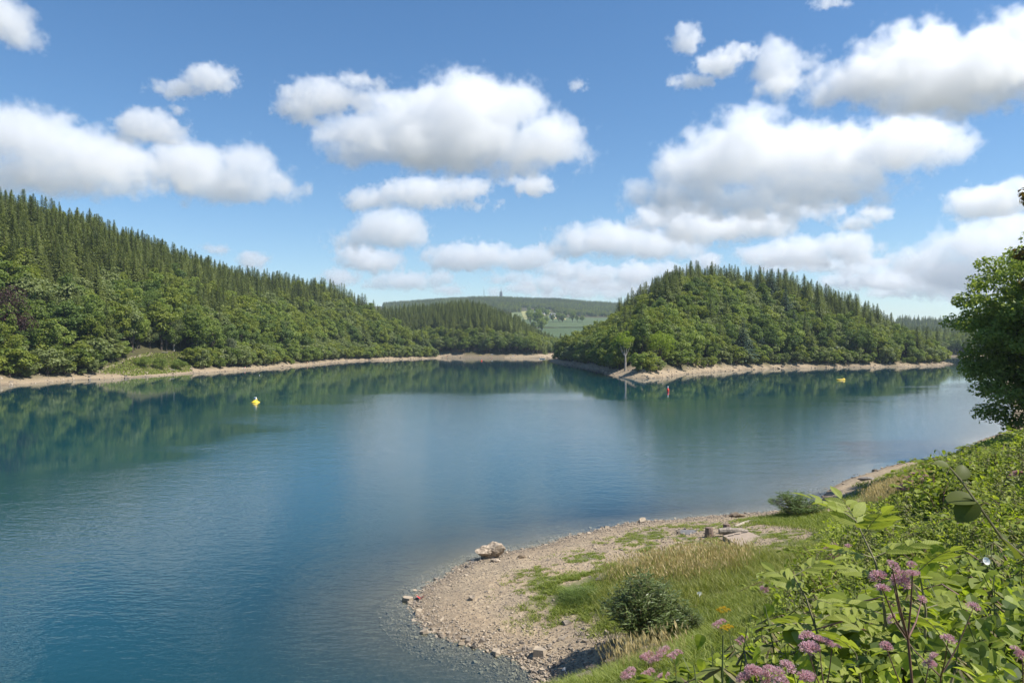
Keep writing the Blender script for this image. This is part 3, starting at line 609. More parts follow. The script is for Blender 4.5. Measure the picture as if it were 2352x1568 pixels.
_mats = {'B': [M_BROAD, M_BROAD, M_DEEP, M_YELLOWISH, M_BROAD, M_PALE, M_DEEP], 'H': [M_BROAD, M_YELLOWISH, M_PALE], 'S': [M_SPRUCE]}
for i in sorted(single):
    x_, y_, z_, k, v, s, w, rz, zone = TREES[i]; sd_ = float(sdist(np.array([x_]), np.array([y_]), {'left': LEFT, 'head': ISLE, 'inlet': BACK, 'farright': RIGHT}[zone])[0]); nm, lab, cat_, grp = describe(k, zone, x_, y_, z_, sd_)
    mt = _mats[k][i % len(_mats[k])]
    if k == 'S' and zone == 'head' and 1690 < CX + F * x_ / y_ < 1830 and i % 2: mt = M_FIR
    e = tree(nm, KIND[k][v], (x_, y_, z_ - .1), s, rz, lab, cat_, grp, mt if mt not in (M_SPRUCE, M_BROAD) else None, w)
    if (k, v) not in CRX: CRX[(k, v)] = [c for c in e.children]
# the rest of the woods: one mass per kind
def forest(name, label, idx, kinds):
    if not len(idx): return
    P = np.array([TREES[i][:3] for i in idx]); me = bpy.data.meshes.new(name); me.vertices.add(len(P)); me.vertices.foreach_set('co', P.astype(np.float32).ravel())
    for nm, typ, vals in (('vid', 'INT', [TREES[i][4] for i in idx]), ('rz', 'FLOAT', [TREES[i][7] for i in idx]), ('sz', 'FLOAT', [TREES[i][5] for i in idx]), ('wd', 'FLOAT', [TREES[i][5] * TREES[i][6] for i in idx])):
        a = me.attributes.new(nm, typ, 'POINT'); a.data.foreach_set('value', vals)
    o = obj(name, me); ng = bpy.data.node_groups.new(name, 'GeometryNodeTree'); N, K = ng.nodes, ng.links
    ng.interface.new_socket('Geometry', in_out='INPUT', socket_type='NodeSocketGeometry'); ng.interface.new_socket('Geometry', in_out='OUTPUT', socket_type='NodeSocketGeometry')
    gi = N.new('NodeGroupInput'); go = N.new('NodeGroupOutput'); jn = N.new('GeometryNodeJoinGeometry'); K.new(jn.outputs[0], go.inputs[0])
    def na(nm, typ):
        n = N.new('GeometryNodeInputNamedAttribute'); n.data_type = typ; n.inputs['Name'].default_value = nm; return n.outputs['Attribute']
    cr = N.new('ShaderNodeCombineXYZ'); K.new(na('rz', 'FLOAT'), cr.inputs[2])
    cs = N.new('ShaderNodeCombineXYZ'); w_ = na('wd', 'FLOAT'); K.new(w_, cs.inputs[0]); K.new(w_, cs.inputs[1]); K.new(na('sz', 'FLOAT'), cs.inputs[2]); vid = na('vid', 'INT')
    for v in range(kinds[1]):
        if (kinds[0], v) not in CRX: continue
        cp = N.new('FunctionNodeCompare'); cp.data_type = 'INT'; cp.operation = 'EQUAL'; K.new(vid, cp.inputs[2]); cp.inputs[3].default_value = v
        for part in CRX[(kinds[0], v)]:
            oi = N.new('GeometryNodeObjectInfo'); oi.transform_space = 'ORIGINAL'; oi.inputs['Object'].default_value = part; oi.inputs['As Instance'].default_value = True
            ip = N.new('GeometryNodeInstanceOnPoints'); K.new(gi.outputs[0], ip.inputs['Points']); K.new(cp.outputs[0], ip.inputs['Selection']); K.new(oi.outputs['Geometry'], ip.inputs['Instance'])
            K.new(cr.outputs[0], ip.inputs['Rotation']); K.new(cs.outputs[0], ip.inputs['Scale']); K.new(ip.outputs[0], jn.inputs[0])
    md = o.modifiers.new('trees', 'NODES'); md.node_group = ng; tag(o, label, kind='stuff'); return o
_rest = [i for i in range(len(TREES)) if i not in single and (SHARE[i] > -1)]
forest('spruce_forest', 'mass of spruces deeper in the lakeside woods', [i for i in _rest if TREES[i][3] == 'S' and TREES[i][8] != 'ridge'], ('S', 5))
forest('broadleaf_forest', 'mass of broadleaf trees deeper in the lakeside woods', [i for i in _rest if TREES[i][3] == 'B' and TREES[i][8] != 'ridge'], ('B', 6))
forest('undergrowth_belt', 'shrubs filling the wood edge along the shores', [i for i in _rest if TREES[i][3] == 'H'], ('H', 3))
forest('distant_spruce_forest', 'far off spruces covering the long ridge', [i for i in _rest if TREES[i][3] == 'S' and TREES[i][8] == 'ridge'], ('S', 5))
forest('distant_broadleaf_forest', 'far off leafy woods covering the long ridge', [i for i in _rest if TREES[i][3] == 'B' and TREES[i][8] == 'ridge'], ('B', 6))
print('TREES', len(TREES), 'single', len(single))
# ---------------------------------------------------------------- the near bank and beach: grass, stones, weeds
def leaf_shape(rows, curl=.15, fold=.06):
    """rows: (y, half width); a folded leaf blade along +y"""
    V = []; Fc = []
    for y, w in rows:
        z = -curl * y * y
        V += [(-w, y, z + fold * w / .25), (0, y, z - .01), (w, y, z + fold * w / .25)]
    for i in range(len(rows) - 1):
        a = 3 * i; Fc += [[a, a + 1, a + 4, a + 3], [a + 1, a + 2, a + 5, a + 4]]
    return np.array(V, float), np.array(Fc)
LANCE = leaf_shape([(0, .015), (.25, .17), (.5, .21), (.78, .12), (1, .004)], .22, .07)
LANCE2 = leaf_shape([(0, .02), (.45, .17), (1, .004)], .25, .06)
SLIM = leaf_shape([(0, .02), (.5, .11), (1, .004)], .25, .04)
HEART = leaf_shape([(-.16, .22), (.0, .40), (.3, .36), (.65, .2), (1, .004)], .25, .08)
ROUND = leaf_shape([(0, .05), (.2, .33), (.5, .43), (.8, .32), (1, .05)], .15, .06)
SIMPLE = (np.array([[0, 0, 0], [.22, .45, .05], [0, 1, -.12], [-.22, .45, .05]]), np.array([[0, 1, 2, 3]]))
M_LEAF_A = leafmat('weed_leaves', (.10, .135, .018), (.225, .275, .038), (.37, .415, .075), .46, .2)
M_LEAF_B = leafmat('bindweed_leaves', (.19, .25, .024), (.29, .35, .042), (.40, .44, .07), .48, .3)
M_LEAF_ASH = leafmat('ash_leaflets', (.185, .225, .040), (.27, .31, .06), (.37, .40, .10), .45, .35, (1.15, 1.2, .5), veins=True)
M_NETTLE = leafmat('nettle_leaves', (.135, .155, .042), (.20, .22, .065), (.28, .285, .10), .4, .4)
M_WILLOW = leafmat('willow_leaves', (.08, .115, .03), (.125, .165, .045), (.24, .28, .12), .32, .2, (1.1, 1.2, .6), .45, .4)
M_DARKLEAF = leafmat('dark_shoot_leaves', (.075, .095, .02), (.105, .125, .028), (.14, .155, .036), .42, .5)
M_LEAF_C = leafmat('thicket_leaves_dark', (.06, .092, .018), (.125, .17, .03), (.21, .255, .05), .44, .2)
M_STEM = plain('green_stem', (.12, .15, .04), .7, .3, 9)
M_REDSTEM = plain('reddish_stem', (.15, .07, .05), .6, .3, 12)
M_WOODSTEM = plain('shoot_stem', (.22, .19, .10), .7, .3, 12)
M_SEED = plain('seed_strings', (.20, .17, .08), .9, .35, 30)
M_PINK = leafmat('pink_florets', (.50, .26, .29), (.68, .42, .46), (.82, .64, .66), .35, .2, (1.05, 1, .95))
M_WHITEISH = leafmat('faded_florets', (.34, .27, .22), (.46, .38, .32), (.6, .52, .46), .3, .2, (1, 1, 1))
M_YELLOW = leafmat('yellow_florets', (.6, .38, .02), (.72, .5, .03), (.8, .6, .06), .3, .2, (1, 1, 1))
M_PETAL = leafmat('white_petal', (.72, .72, .70), (.8, .8, .78), (.85, .85, .82), .4, .1, (1, 1, 1))
M_GRASS = leafmat('fresh_grass', (.13, .175, .03), (.215, .265, .05), (.34, .365, .10), .42, .02)
M_TALL = leafmat('meadow_grass', (.15, .185, .035), (.25, .275, .07), (.40, .385, .14), .4, .02)
M_DRY = leafmat('dry_grass_stalks', (.40, .30, .13), (.52, .41, .20), (.64, .53, .30), .35, .02, (1, 1, .8))
M_SLATE = None

def slate_mat(name, cols, scale=.0):
    m, t, b = newmat(name); g = nd(t, 'ShaderNodeNewGeometry'); oi = nd(t, 'ShaderNodeObjectInfo'); tc = nd(t, 'ShaderNodeTexCoord')
    f = mth(t, 'FRACT', mth(t, 'ADD', g.outputs['Random Per Island'], oi.outputs['Random']))
    c = ramp(t, f, cols); n = noise(t, 9, 5, .65, tc.outputs['Object']); c = mixc(t, mth(t, 'MULTIPLY', n, .5), c, (.16, .13, .10))
    t.links.new(c, b.inputs['Base Color']); b.inputs['Roughness'].default_value = .85; b.inputs['Specular IOR Level'].default_value = .25
    bp = nd(t, 'ShaderNodeBump'); bp.inputs['Strength'].default_value = .5; bp.inputs['Distance'].default_value = .02; t.links.new(n, bp.inputs['Height']); t.links.new(bp.outputs[0], b.inputs['Normal'])
    return m
M_SLATE = slate_mat('slate_chips', [(.0, (.16, .14, .12)), (.35, (.28, .23, .175)), (.65, (.40, .325, .235)), (1, (.48, .385, .28))])

# grass ------------------------------------------------------------------------------------------
def blades(x, y, z, hgt, wid, lean, r, segs=2):
    n = len(x); a = r.uniform(0, 6.283, n); dx, dy = np.cos(a), np.sin(a); la = r.uniform(0, 6.283, n); lx, ly = np.cos(la) * lean - .12 * lean, np.sin(la) * lean * .8
    V = np.zeros((n, 6, 3))
    for j, (u, w) in enumerate(((0, 1.0), (.55, .75), (1, .12))):
        bend = u * u
        for s in (0, 1):
            sg = -1 if s == 0 else 1
            V[:, 2 * j + s, 0] = x + dx * wid * w * sg * .5 + lx * hgt * bend; V[:, 2 * j + s, 1] = y + dy * wid * w * sg * .5 + ly * hgt * bend
            V[:, 2 * j + s, 2] = z + hgt * (u - .25 * lean * bend) - .02
    Fc = np.array([[0, 1, 3, 2], [2, 3, 5, 4]])[None] + (np.arange(n) * 6)[:, None, None]
    return V.reshape(-1, 3), Fc.reshape(-1, 4)
def rand_in(poly, n, r, margin=0.6):
    P = np.array(poly); out = []; k = 0
    while k < n:
        x = r.uniform(P[:, 0].min() - margin, P[:, 0].max() + margin, n * 2); y = r.uniform(P[:, 1].min() - margin, P[:, 1].max() + margin, n * 2)
        m = sdist(x, y, poly) > -margin * r.random(len(x)) ** 2; out.append(np.stack([x[m], y[m]], 1)); k += m.sum()
    return np.concatenate(out)[:n]
r = np.random.default_rng(21)
def wedge(n, y0, y1, t0, t1, pw=1.0):
    y = (r.random(n) * (y1 ** pw - y0 ** pw) + y0 ** pw) ** (1 / pw); return y * r.uniform(t0, t1, n), y
# grass on the bank
x, y = wedge(150000, 9, 42, .02, .45, 1.3); b = bank(x, y); t_ = x / y
edge = .36 + .05 * fbm(x / 2, y / 2, 2) + .02 * (y < 20)
m = (b > -.5 + .7 * fbm(x, y, 2)) & (t_ < edge + .05 * r.random(len(x))) & (r.random(len(x)) < .35 + .65 * sstep(-.3, .25, fbm(x / .8, y / .8, 2))); x, y = x[m][:72000], y[m][:72000]
z = height(x, y); hv = .16 + .22 * r.random(len(x)) * (1 + .6 * fbm(x / 1.5, y / 1.5, 2))
V, Fc = blades(x, y, z, hv, r.uniform(.010, .024, len(x)), .75, r)
tag(obj('bank_grass', mesh('bank_grass', [(V, Fc)]), M_GRASS), 'soft green grass covering the foot of the bank', kind='stuff')
# taller meadow on the beach
p = rand_in(MEADOW, 52000, r, 1.0); x, y = p[:, 0], p[:, 1]; m = r.random(len(x)) < .25 + .75 * sstep(-.25, .2, fbm(x / 1.0 + 3, y / 1.0, 3)); x, y = x[m], y[m]; z = height(x, y)
tall = sstep(26, 33, y) * (1 - sstep(14.5, 18, x * 1.0)); V, Fc = blades(x, y, z, (.2 + .34 * tall) * r.uniform(.6, 1.3, len(x)), r.uniform(.012, .024, len(x)), .6, r)
tag(obj('meadow_grass', mesh('meadow_grass', [(V, Fc)]), M_TALL), 'tall yellowing grass on the flat behind the willow bush', kind='stuff')
def stalks(x, y, hgt, r):
    z = height(x, y); n = len(x); V, Fc = blades(x, y, z, hgt, np.full(n, .009), .35, r)
    top = V.reshape(n, 6, 3)[:, 4:].mean(1); d = nrm(r.normal(size=(n, 3)) * .25 + np.array([-.25, -.05, 1.0])); x_ = nrm(np.cross(d, r.normal(size=(n, 3)))); R = np.stack([x_, d, np.cross(x_, d)], -1)
    V2, F2 = scatter(np.array([[0, -.5, 0], [.12, 0, .03], [0, .6, 0], [-.12, 0, .03]]), [[0, 1, 2, 3]], top, R, r.uniform(.13, .24, n)); return [(V, Fc), (V2, F2)]
DRYZ = hits([(1400, 1345), (1420, 1318), (1490, 1296), (1570, 1276), (1650, 1270), (1720, 1278), (1700, 1310), (1600, 1335), (1480, 1350)])
p = rand_in(DRYZ, 2300, r, .8); P1 = stalks(p[:, 0], p[:, 1], r.uniform(.5, .9, len(p)), r)
DRY2 = hits([(1995, 1150), (2030, 1128), (2110, 1112), (2130, 1125), (2090, 1150), (2030, 1165)]); p = rand_in(DRY2, 2600, r, .6); P2 = stalks(p[:, 0], p[:, 1], r.uniform(.6, 1.0, len(p)), r)
DRY3 = hits([(1380, 1500), (1420, 1470), (1560, 1510), (1480, 1540)]); p = rand_in(DRY3, 420, r, .5); P3 = stalks(p[:, 0], p[:, 1], r.uniform(.5, .95, len(p)), r)
tag(obj('dry_grass', mesh('dry_grass', P1 + P2 + P3), M_DRY), 'straw coloured seeding grass stalks on the beach flat', kind='stuff')
p = rand_in(FARGRASS, 9000, r, .8); x, y = p[:, 0], p[:, 1]; A = blades(x, y, height(x, y), r.uniform(.1, .3, len(x)), r.uniform(.02, .035, len(x)), .7, r)
x, y = wedge(60000, 46, 95, .36, .70); b = bank(x, y); m = (b > -4.5 + 2 * fbm(x / 3, y / 3, 2)) & (b < 2) & (lands(x, y)[0] > 1.5); x, y = x[m][:14000], y[m][:14000]
B_ = blades(x, y, height(x, y), r.uniform(.12, .4, len(x)), r.uniform(.025, .05, len(x)), .7, r)
p = rand_in(SPARSE, 90000, r, 1.2); x, y = p[:, 0], p[:, 1]; m = (fbm(x / 1.1 + 4, y / 1.1, 3) > -.08 + .16 * r.random(len(x))) & (vnoise(x * 3.1, y * 3.1) > .5); x, y = x[m], y[m]
C_ = blades(x, y, height(x, y), r.uniform(.05, .15, len(x)), r.uniform(.02, .042, len(x)), 1.0, r)
p = rand_in(GREEN, 26000, r, 1.2); x, y = p[:, 0], p[:, 1]; m = vnoise(x * 2.3, y * 2.3) + .5 * vnoise(x * .8, y * .8) > .62 + .2 * r.random(len(x)); x, y = x[m], y[m]; D_ = blades(x, y, height(x, y), r.uniform(.08, .26, len(x)), r.uniform(.02, .04, len(x)), .9, r)
tag(obj('shore_grass', mesh('shore_grass', [A, B_, C_, D_]), M_GRASS), 'short green tufts dotted over the gravel beach', kind='stuff')
def tuft(px, py, n, rad, hg, label, mat):
    c = hit(px, py); a = r.uniform(0, 6.28, n); q = rad * np.sqrt(r.random(n)); x, y = c.x + q * np.cos(a), c.y + q * np.sin(a)
    V, Fc = blades(x, y, height(x, y), hg * r.uniform(.25, 1.15, n) * (1 - .65 * q / rad), r.uniform(.014, .024, n), 1.1, r)
    tag(obj('grass_tussock', mesh('grass_tussock', [(V - np.array(c), Fc)]), mat, loc=c), label, 'grass')
tuft(1332, 1376, 2300, 1.0, .95, 'dark green grass tussock left of the willow bush', leafmat('rush_blades', (.09, .14, .035), (.16, .22, .055), (.24, .30, .09), .4, .02))
tuft(2160, 1078, 1500, 1.8, .8, 'tall green grass tussock in the shade of the big tree', M_GRASS)

# stones -----------------------------------------------------------------------------------------
def chip(seed, flat=.35):
    q = np.random.default_rng(seed); n = 6; a = np.sort(q.uniform(0, 6.28, n)); a = np.arange(n) * 6.283 / n + q.normal(size=n) * .25; rr = q.uniform(.38, .6, n); hz = flat * .5
    lo = np.stack([np.cos(a) * rr, np.sin(a) * rr * .75, -hz + 0 * a], 1); hi = np.stack([np.cos(a) * rr * .86, np.sin(a) * rr * .66, hz + q.normal(size=n) * .06], 1)
    V = np.concatenate([lo, hi]); Fc = [[i, (i + 1) % n, n + (i + 1) % n, n + i] for i in range(n)]; T = [[n, n + 1, n + 2, n + 3], [n, n + 3, n + 4, n + 5]]
    return V, np.array(Fc + T)
x, y = wedge(120000, 20, 62, -.2, .42, .9); sN = lands(x, y)[0]; b = bank(x, y); va = veg_amount(x, y)
m = (sN > -1.6) & (b < .4) & (r.random(len(x)) > va * .92) & (r.random(len(x)) < np.where(sN < 1.2, 1, .55)); x, y = x[m][:30000], y[m][:30000]; z = height(x, y); n = len(x)
size = .05 * np.exp(r.normal(size=n) * .42) * np.interp(y, [20, 26, 34, 60], [1.5, 1.25, 1.0, 1.3])
size *= 1 + .8 * np.exp(-np.abs(lands(x, y)[0]) / .6)
nv = np.stack([r.normal(size=n) * .28, r.normal(size=n) * .28, np.ones(n)], 1); parts = []
for k in range(4):
    sl = slice(k, None, 4); cv, cf = chip(k, [.25, .4, .3, .5][k]); parts.append(scatter(cv, cf, np.stack([x[sl], y[sl], z[sl] + size[sl] * .08], 1), frames(nv[sl], r), size[sl]))
tag(obj('gravel', mesh('gravel', parts), M_SLATE), 'loose slate chips and pebbles strewn over the near beach', kind='stuff')

def rock_mesh(name, seed, sx, sy, sz, rough=.22, flatness=0, sub=3):
    import bmesh
    bm = bmesh.new(); bmesh.ops.create_icosphere(bm, subdivisions=sub, radius=.5); q = random.Random(seed); pl = [(Vector((q.gauss(0, 1), q.gauss(0, 1), q.gauss(0, .7))).normalized(), q.uniform(.26, .42)) for _ in range(13)]
    from mathutils import noise as mn
    for v in bm.verts:
        for nn, dd in pl:
            e = v.co.dot(nn) - dd
            if e > 0: v.co -= nn * e * .92
        v.co += v.co.normalized() * (mn.fractal(v.co * 3.2 + Vector((seed * 7.1, 0, 0)), 1.0, 2.0, 4) * rough * .32)
        v.co = Vector((v.co.x * sx, v.co.y * sy, v.co.z * sz))
    me = bpy.data.meshes.new(name); bm.to_mesh(me); bm.free(); return me
STONES = []
for k in range(7):
    cv, cf = chip(20 + k, [.25, .35, .5, .3, .2, .45, .6][k]); V2 = cv.copy(); STONES.append(mesh('slate_stone', [(V2, cf)])); STONES[-1].materials.append(M_SLATE)
def stone(pos, s, label, group=None, k=None, name='slate_stone', tilt=.2):
    k = int(r.integers(7)) if k is None else k; o = obj(name, STONES[k], loc=(pos[0], pos[1], pos[2] + s * .06)); o.scale = (s * r.uniform(.8, 1.3), s * r.uniform(.8, 1.2), s * r.uniform(.8, 1.3)); o.rotation_euler = (r.normal() * tilt, r.normal() * tilt, r.uniform(0, 6.28)); tag(o, label, 'stone', group); return o
# larger stones: along the waterline and in the corner by the bank foot
cand = []
for i in range(len(NEAR)):
    ax, ay = NEAR[i]; bx, by = NEAR[(i + 1) % len(NEAR)]
    if not (15 < ay < 100 and 15 < by < 100): continue
    L_ = math.hypot(bx - ax, by - ay)
    for k in range(int(L_ * 1.5)):
        u = r.random(); cand.append((ax + (bx - ax) * u + r.normal() * .35, ay + (by - ay) * u + r.normal() * .5))
cand = np.array(cand); zz = height(cand[:, 0], cand[:, 1])
for (px_, py_), zc in zip(cand, zz):
    if zc < -.25: continue
    stone((px_, py_, zc), r.uniform(.12, .34), 'grey brown slate stone lying at the edge of the water', 'stones along the waterline')
CORNER = hits([(1190, 1500), (1260, 1470), (1360, 1440), (1420, 1480), (1400, 1520), (1330, 1560), (1290, 1600), (1240, 1560)])
for q in rand_in(CORNER, 150, r, .2): stone((q[0], q[1], h1(*q)), r.uniform(.10, .30), 'flat slate slab in the stony corner at the foot of the bank', 'slabs at the foot of the bank', tilt=.3)
for lab, px_, py_, s, k in [('pointed grey brown stone standing in the water off the beach tip', 937, 1377, .55, 5), ('flat grey stone at the tip of the beach, left of the others', 962, 1404, .6, 0), ('brown stone submerged off the beach tip', 975, 1452, .5, 3),
        ('dark angular stone alone on the gravel near the tip', 1084, 1376, .42, 2), ('pale flat slab half hidden in the grassy gravel', 1382, 1330, .75, 4), ('large pale slab in the gravel among weeds', 1302, 1432, .62, 4), ('dark jagged stone on the waterline far along the beach', 1476, 1199, .7, 6),
        ('large tan slab at the stony corner', 1242, 1500, .8, 1), ('grey triangular slab by the water in the corner', 1140, 1498, .62, 0), ('round pale stone at the far waterline near the tall grass', 2010, 1082, .5, 2)]:
    c = hit(px_, py_); stone(c, s, lab, k=k, name='shore_stone', tilt=.12)
M_BOULDER = plain('pale_boulder', (.38, .29, .21), .9, .4, 7, 1.0, detail=8, col2=(.52, .42, .31))
M_BROWNROCK = plain('brown_rock', (.20, .15, .10), .85, .3, 8, .7)
c = hit(1122, 1283); me = rock_mesh('boulder', 4, 1.75, 1.0, 1.15, .5, sub=4); o = obj('boulder', me, M_BOULDER, loc=(c.x, c.y + .2, max(c.z, 0) + .38)); o.rotation_euler = (.15, .12, .15); tag(o, 'big pale jagged boulder at the water edge of the beach', 'rock')
c = hit(1198, 1281); me = rock_mesh('rock', 9, .62, .36, .34, .3); tag(obj('rock', me, M_BROWNROCK, loc=(c.x, c.y, c.z + .09)), 'smooth dark brown rock on gravel right of the boulder', 'rock')
c = hit(1140, 1289); me = rock_mesh('rock', 15, .75, .5, .3, .3); tag(obj('rock', me, M_BOULDER, loc=(c.x, c.y, c.z + .03)), 'low grey rock wedged under the front of the boulder', 'rock')
c = hit(1990, 1102); me = rock_mesh('rock', 19, 1.5, .6, .4, .25); tag(obj('rock', me, plain('grey_rock', (.20, .18, .16), .85, .3, 6, .6), loc=(c.x, c.y, c.z + .1)), 'long grey rock on the farther gravel spit', 'rock')
for k, (px_, py_, s) in enumerate([(1682, 1186, .7), (1698, 1187, .8), (1690, 1184, .6)]):
    c = hit(px_, py_); me = rock_mesh('rock', 30 + k, s, s * .7, s * .5, .3); tag(obj('rock', me, M_BROWNROCK, loc=(c.x, c.y, c.z + .12)), ['left brown rock of the small pile at the water', 'right brown rock of the small pile at the water', 'middle brown rock of the small pile at the water'][k], 'rock', 'rock pile at the water')

# logs, slab, fire place
M_LOG = plain('weathered_wood', (.30, .25, .20), .9, .35, 10, .6)
M_LOGDARK = plain('old_stump_wood', (.20, .14, .105), .9, .3, 10, .6)
M_SLAB = plain('slab_concrete', (.31, .24, .18), .9, .12, 5, .15)
M_SLOT = plain('dark_steel', (.05, .045, .04), .6, .2, 10)
c = hit(1683, 1229); e = empty('log_bench', c, -.12)
tv, tf = tube([(-.75, 0, .22), (-.25, .03, .25), (.3, 0, .24), (.8, -.02, .2)], [.17, .2, .19, .16], 10); ca = tube([(-.76, 0, .22), (-.80, 0, .22)], [.165, .02], 10); cb = tube([(.81, -.02, .2), (.84, -.02, .2)], [.155, .02], 10)
obj('log', mesh('log', [(tv, tf), ca, cb]), M_LOG, e); obj('support', mesh('support', [box(-.5, -.3, -.14, .14, -.1, .08)]), M_LOGDARK, e); obj('support', mesh('support', [box(.35, .55, -.14, .14, -.1, .08)]), M_LOGDARK, e)
tag(e, 'grey split log bench beside the concrete slab', 'bench')
for px_, py_, lab in [(1628, 1229, 'reddish brown stump seat left of the log bench'), (1669, 1221, 'dark stump seat behind the log bench')]:
    c = hit(px_, py_ + 3); tv, tf = tube([(0, 0, -.1), (.02, 0, .28), (.0, .02, .52)], [.27, .24, .2], 9); cp = tube([(0, .02, .52), (0, .02, .545)], [.2, .02], 9); tag(obj('stump', mesh('stump', [(tv, tf), cp]), M_LOGDARK, loc=c), lab, 'stump')
c0 = [hit(*q) for q in [(1660, 1240), (1712, 1226), (1772, 1238), (1712, 1262)]]
cc = sum(c0, Vector()) / 4; e = empty('concrete_slab', (cc.x, cc.y, cc.z)); zt = .09
V = [(q.x - cc.x, q.y - cc.y, zt) for q in c0] + [(q.x - cc.x, q.y - cc.y, -.15) for q in c0]
obj('plate', mesh('plate', [(np.array(V), np.array([[0, 3, 2, 1], [0, 1, 5, 4], [1, 2, 6, 5], [2, 3, 7, 6], [3, 0, 4, 7]]))]), M_SLAB, e)
for u, w in [(.22, .12), (.5, .12), (.8, .12), (.3, .85), (.6, .85), (.88, .85)]:
    a = np.array(V[0]) * (1 - u) + np.array(V[1]) * u; b2 = np.array(V[3]) * (1 - u) + np.array(V[2]) * u; q = a * (1 - w) + b2 * w
    bv, bf = box(-.19, .19, -.028, .028, zt - .01, zt + .03); o = obj('rail_slot', mesh('rail_slot', [(bv, bf)]), M_SLOT, e, loc=(q[0], q[1], 0)); o.rotation_euler = (0, 0, .45)
tag(e, 'pinkish concrete slab with dark slots on the gravel', 'slab')
c = hit(1583, 1222); e = empty('fire_ring', c)
obj('ash_bed', mesh('ash_bed', [(np.array([(math.cos(a) * .62, math.sin(a) * .62, .03 + .02 * math.sin(3 * a)) for a in np.linspace(0, 6.28, 13)[:-1]] + [(0, 0, .08)]), np.array([[i, (i + 1) % 12, 12] for i in range(12)]))]), plain('ash', (.16, .155, .15), .95, .4, 15, .5), e)
for k in range(11):
    a = k * 6.283 / 11; o = obj('ring_stone', STONES[k % 7], parent=e, loc=(math.cos(a) * .7, math.sin(a) * .7, .06)); o.scale = (.26, .2, .3); o.rotation_euler = (0, 0, a)
tag(e, 'ash grey remains of a camp fire ringed with stones', 'fire place')
c = hit(965, 1378); me = mesh('crisp_packet', [leaf_shape([(0, .5), (.35, .42), (.7, .5), (1, .4)], .3, .2)]); o = obj('litter_wrapper', me, plain('red_foil', (.6, .05, .06), .4, .3, 20), loc=(c.x, c.y, c.z + .06)); o.scale = (.34, .34, .34); tag(o, 'crumpled red and white wrapper at the beach tip', 'litter')
# dry sticks washed together
for k in range(26):
    q = rand_in(CORNER, 1, r, .1)[0]; a = r.normal() * .5 + .1; L_ = r.uniform(.4, 1.3); zc = h1(*q) + .05
    o = obj('driftwood_stick', mesh('driftwood_stick', [tube([(-L_ / 2, 0, 0), (0, r.normal() * .05, .04), (L_ / 2, r.normal() * .06, .01)], [.012, .010, .005], 5)]), M_LOG, loc=(q[0], q[1], zc)); o.rotation_euler = (0, r.normal() * .06, a); tag(o, 'thin bleached stick washed up among the slabs', 'stick', 'driftwood sticks')
# kerb-like pale ridge of an old track
pts = [hit(*q) for q in [(1648 + 40, 1209), (1706, 1202), (1722, 1197), (1745, 1196), (1776, 1200)]]
tv, tf = tube([(q.x, q.y, q.z + .02) for q in pts], [.05, .09, .09, .08, .04], 7); tag(obj('stone_kerb', mesh('stone_kerb', [(tv, tf)]), plain('kerb_stone', (.36, .31, .25), .9, .2, 4, .4)), 'pale curved kerb of old masonry in the grass', 'kerb')
# ---------------------------------------------------------------- trees of note
def grow_oak(seed, H, R, nblob, leaves, leaf, base=.12, squash=1.0):
    r = np.random.default_rng(seed); c0 = H * (base + (1 - base) * .52); rz = H * (1 - base) / 2
    d = nrm(r.normal(size=(nblob, 3))); q = r.uniform(.25, .93, nblob)[:, None] ** .7; cen = d * q * np.array([R, R, rz * squash]); rad = r.uniform(.13, .22, nblob) * R * (1.15 - .35 * q[:, 0])
    pos = []; nv = []; br = []
    tk = [(0, 0, -1.5), (.15, 0, H * .12), (-.1, .1, H * .35), (.2, 0, H * .62), (.1, .1, H * .85)]
    parts = [tube(tk, [.034 * H * .7, .03 * H * .62, .018 * H, .011 * H, .004 * H], 9)]
    for c, s in zip(cen, rad):
        n = int(leaves * (s / (.175 * R)) ** 2); dd = nrm(r.normal(size=(n, 3)) + np.array([0, 0, .1])); qq = r.uniform(.1, 1, n)[:, None] ** .5
        pos.append(c + dd * s * qq * np.array([1.1, 1.1, .62])); nv.append(dd * .5 + np.array([0, 0, .7]) + r.normal(size=(n, 3)) * .55)
        e = c + np.array([0, 0, c0]); a0 = max(H * .1, min(H * .8, e[2] - .55 * math.hypot(e[0], e[1]) * r.uniform(.6, 1.1))); a = np.array([0, 0, a0]); mid = a * .5 + e * .5 + np.array([r.normal() * .4, r.normal() * .4, .06 * H * r.uniform(-.2, 1)])
        L_ = np.linalg.norm(e - a); parts.append(tube([a, a * .75 + mid * .25 + np.array([0, 0, .02 * H]), mid, mid * .4 + e * .6 + r.normal(size=3) * .15, e], [.010 * L_ + .05, .009 * L_ + .03, .006 * L_ + .02, .02, .008], 5))
    pos = np.concatenate(pos); nv = np.concatenate(nv); pos[:, 2] = np.maximum(pos[:, 2] + c0, .2)
    V, Fc = scatter(KITE[0] * np.array([1.3, 1, 2.0]), KITE[1], pos, frames(nv, r), leaf * r.uniform(.55, 1.35, len(pos)))
    return mesh('oak_crown', [(V, Fc)]), mesh('oak_branches', parts, True)
def near_tree(name, gen, x, y, label, mat, bark, z=None, rz=0.):
    cr, tr = gen; e = empty(name, (x, y, h1(x, y) if z is None else z), rz); obj('crown', cr, mat, e); obj('trunk', tr, bark, e); tag(e, label, 'tree'); return e
near_tree('oak_tree', grow_oak(5, 25.0, 10.6, 300, 330, .36, .0), 59.2, 79, 'big oak with dense dark crown at the right edge above the shore', M_OAK, M_BARK, z=h1(59.5, 79) - 3.6)
near_tree('maple_tree', grow_oak(8, 19, 6.0, 110, 260, .30, .25), 41.5, 51, 'rust tinged maple cut off by the right edge in front of the oak', M_RUST, M_BARK)
def place(px, py): c = hit(px, py); return (c.x, c.y, c.z - .1)
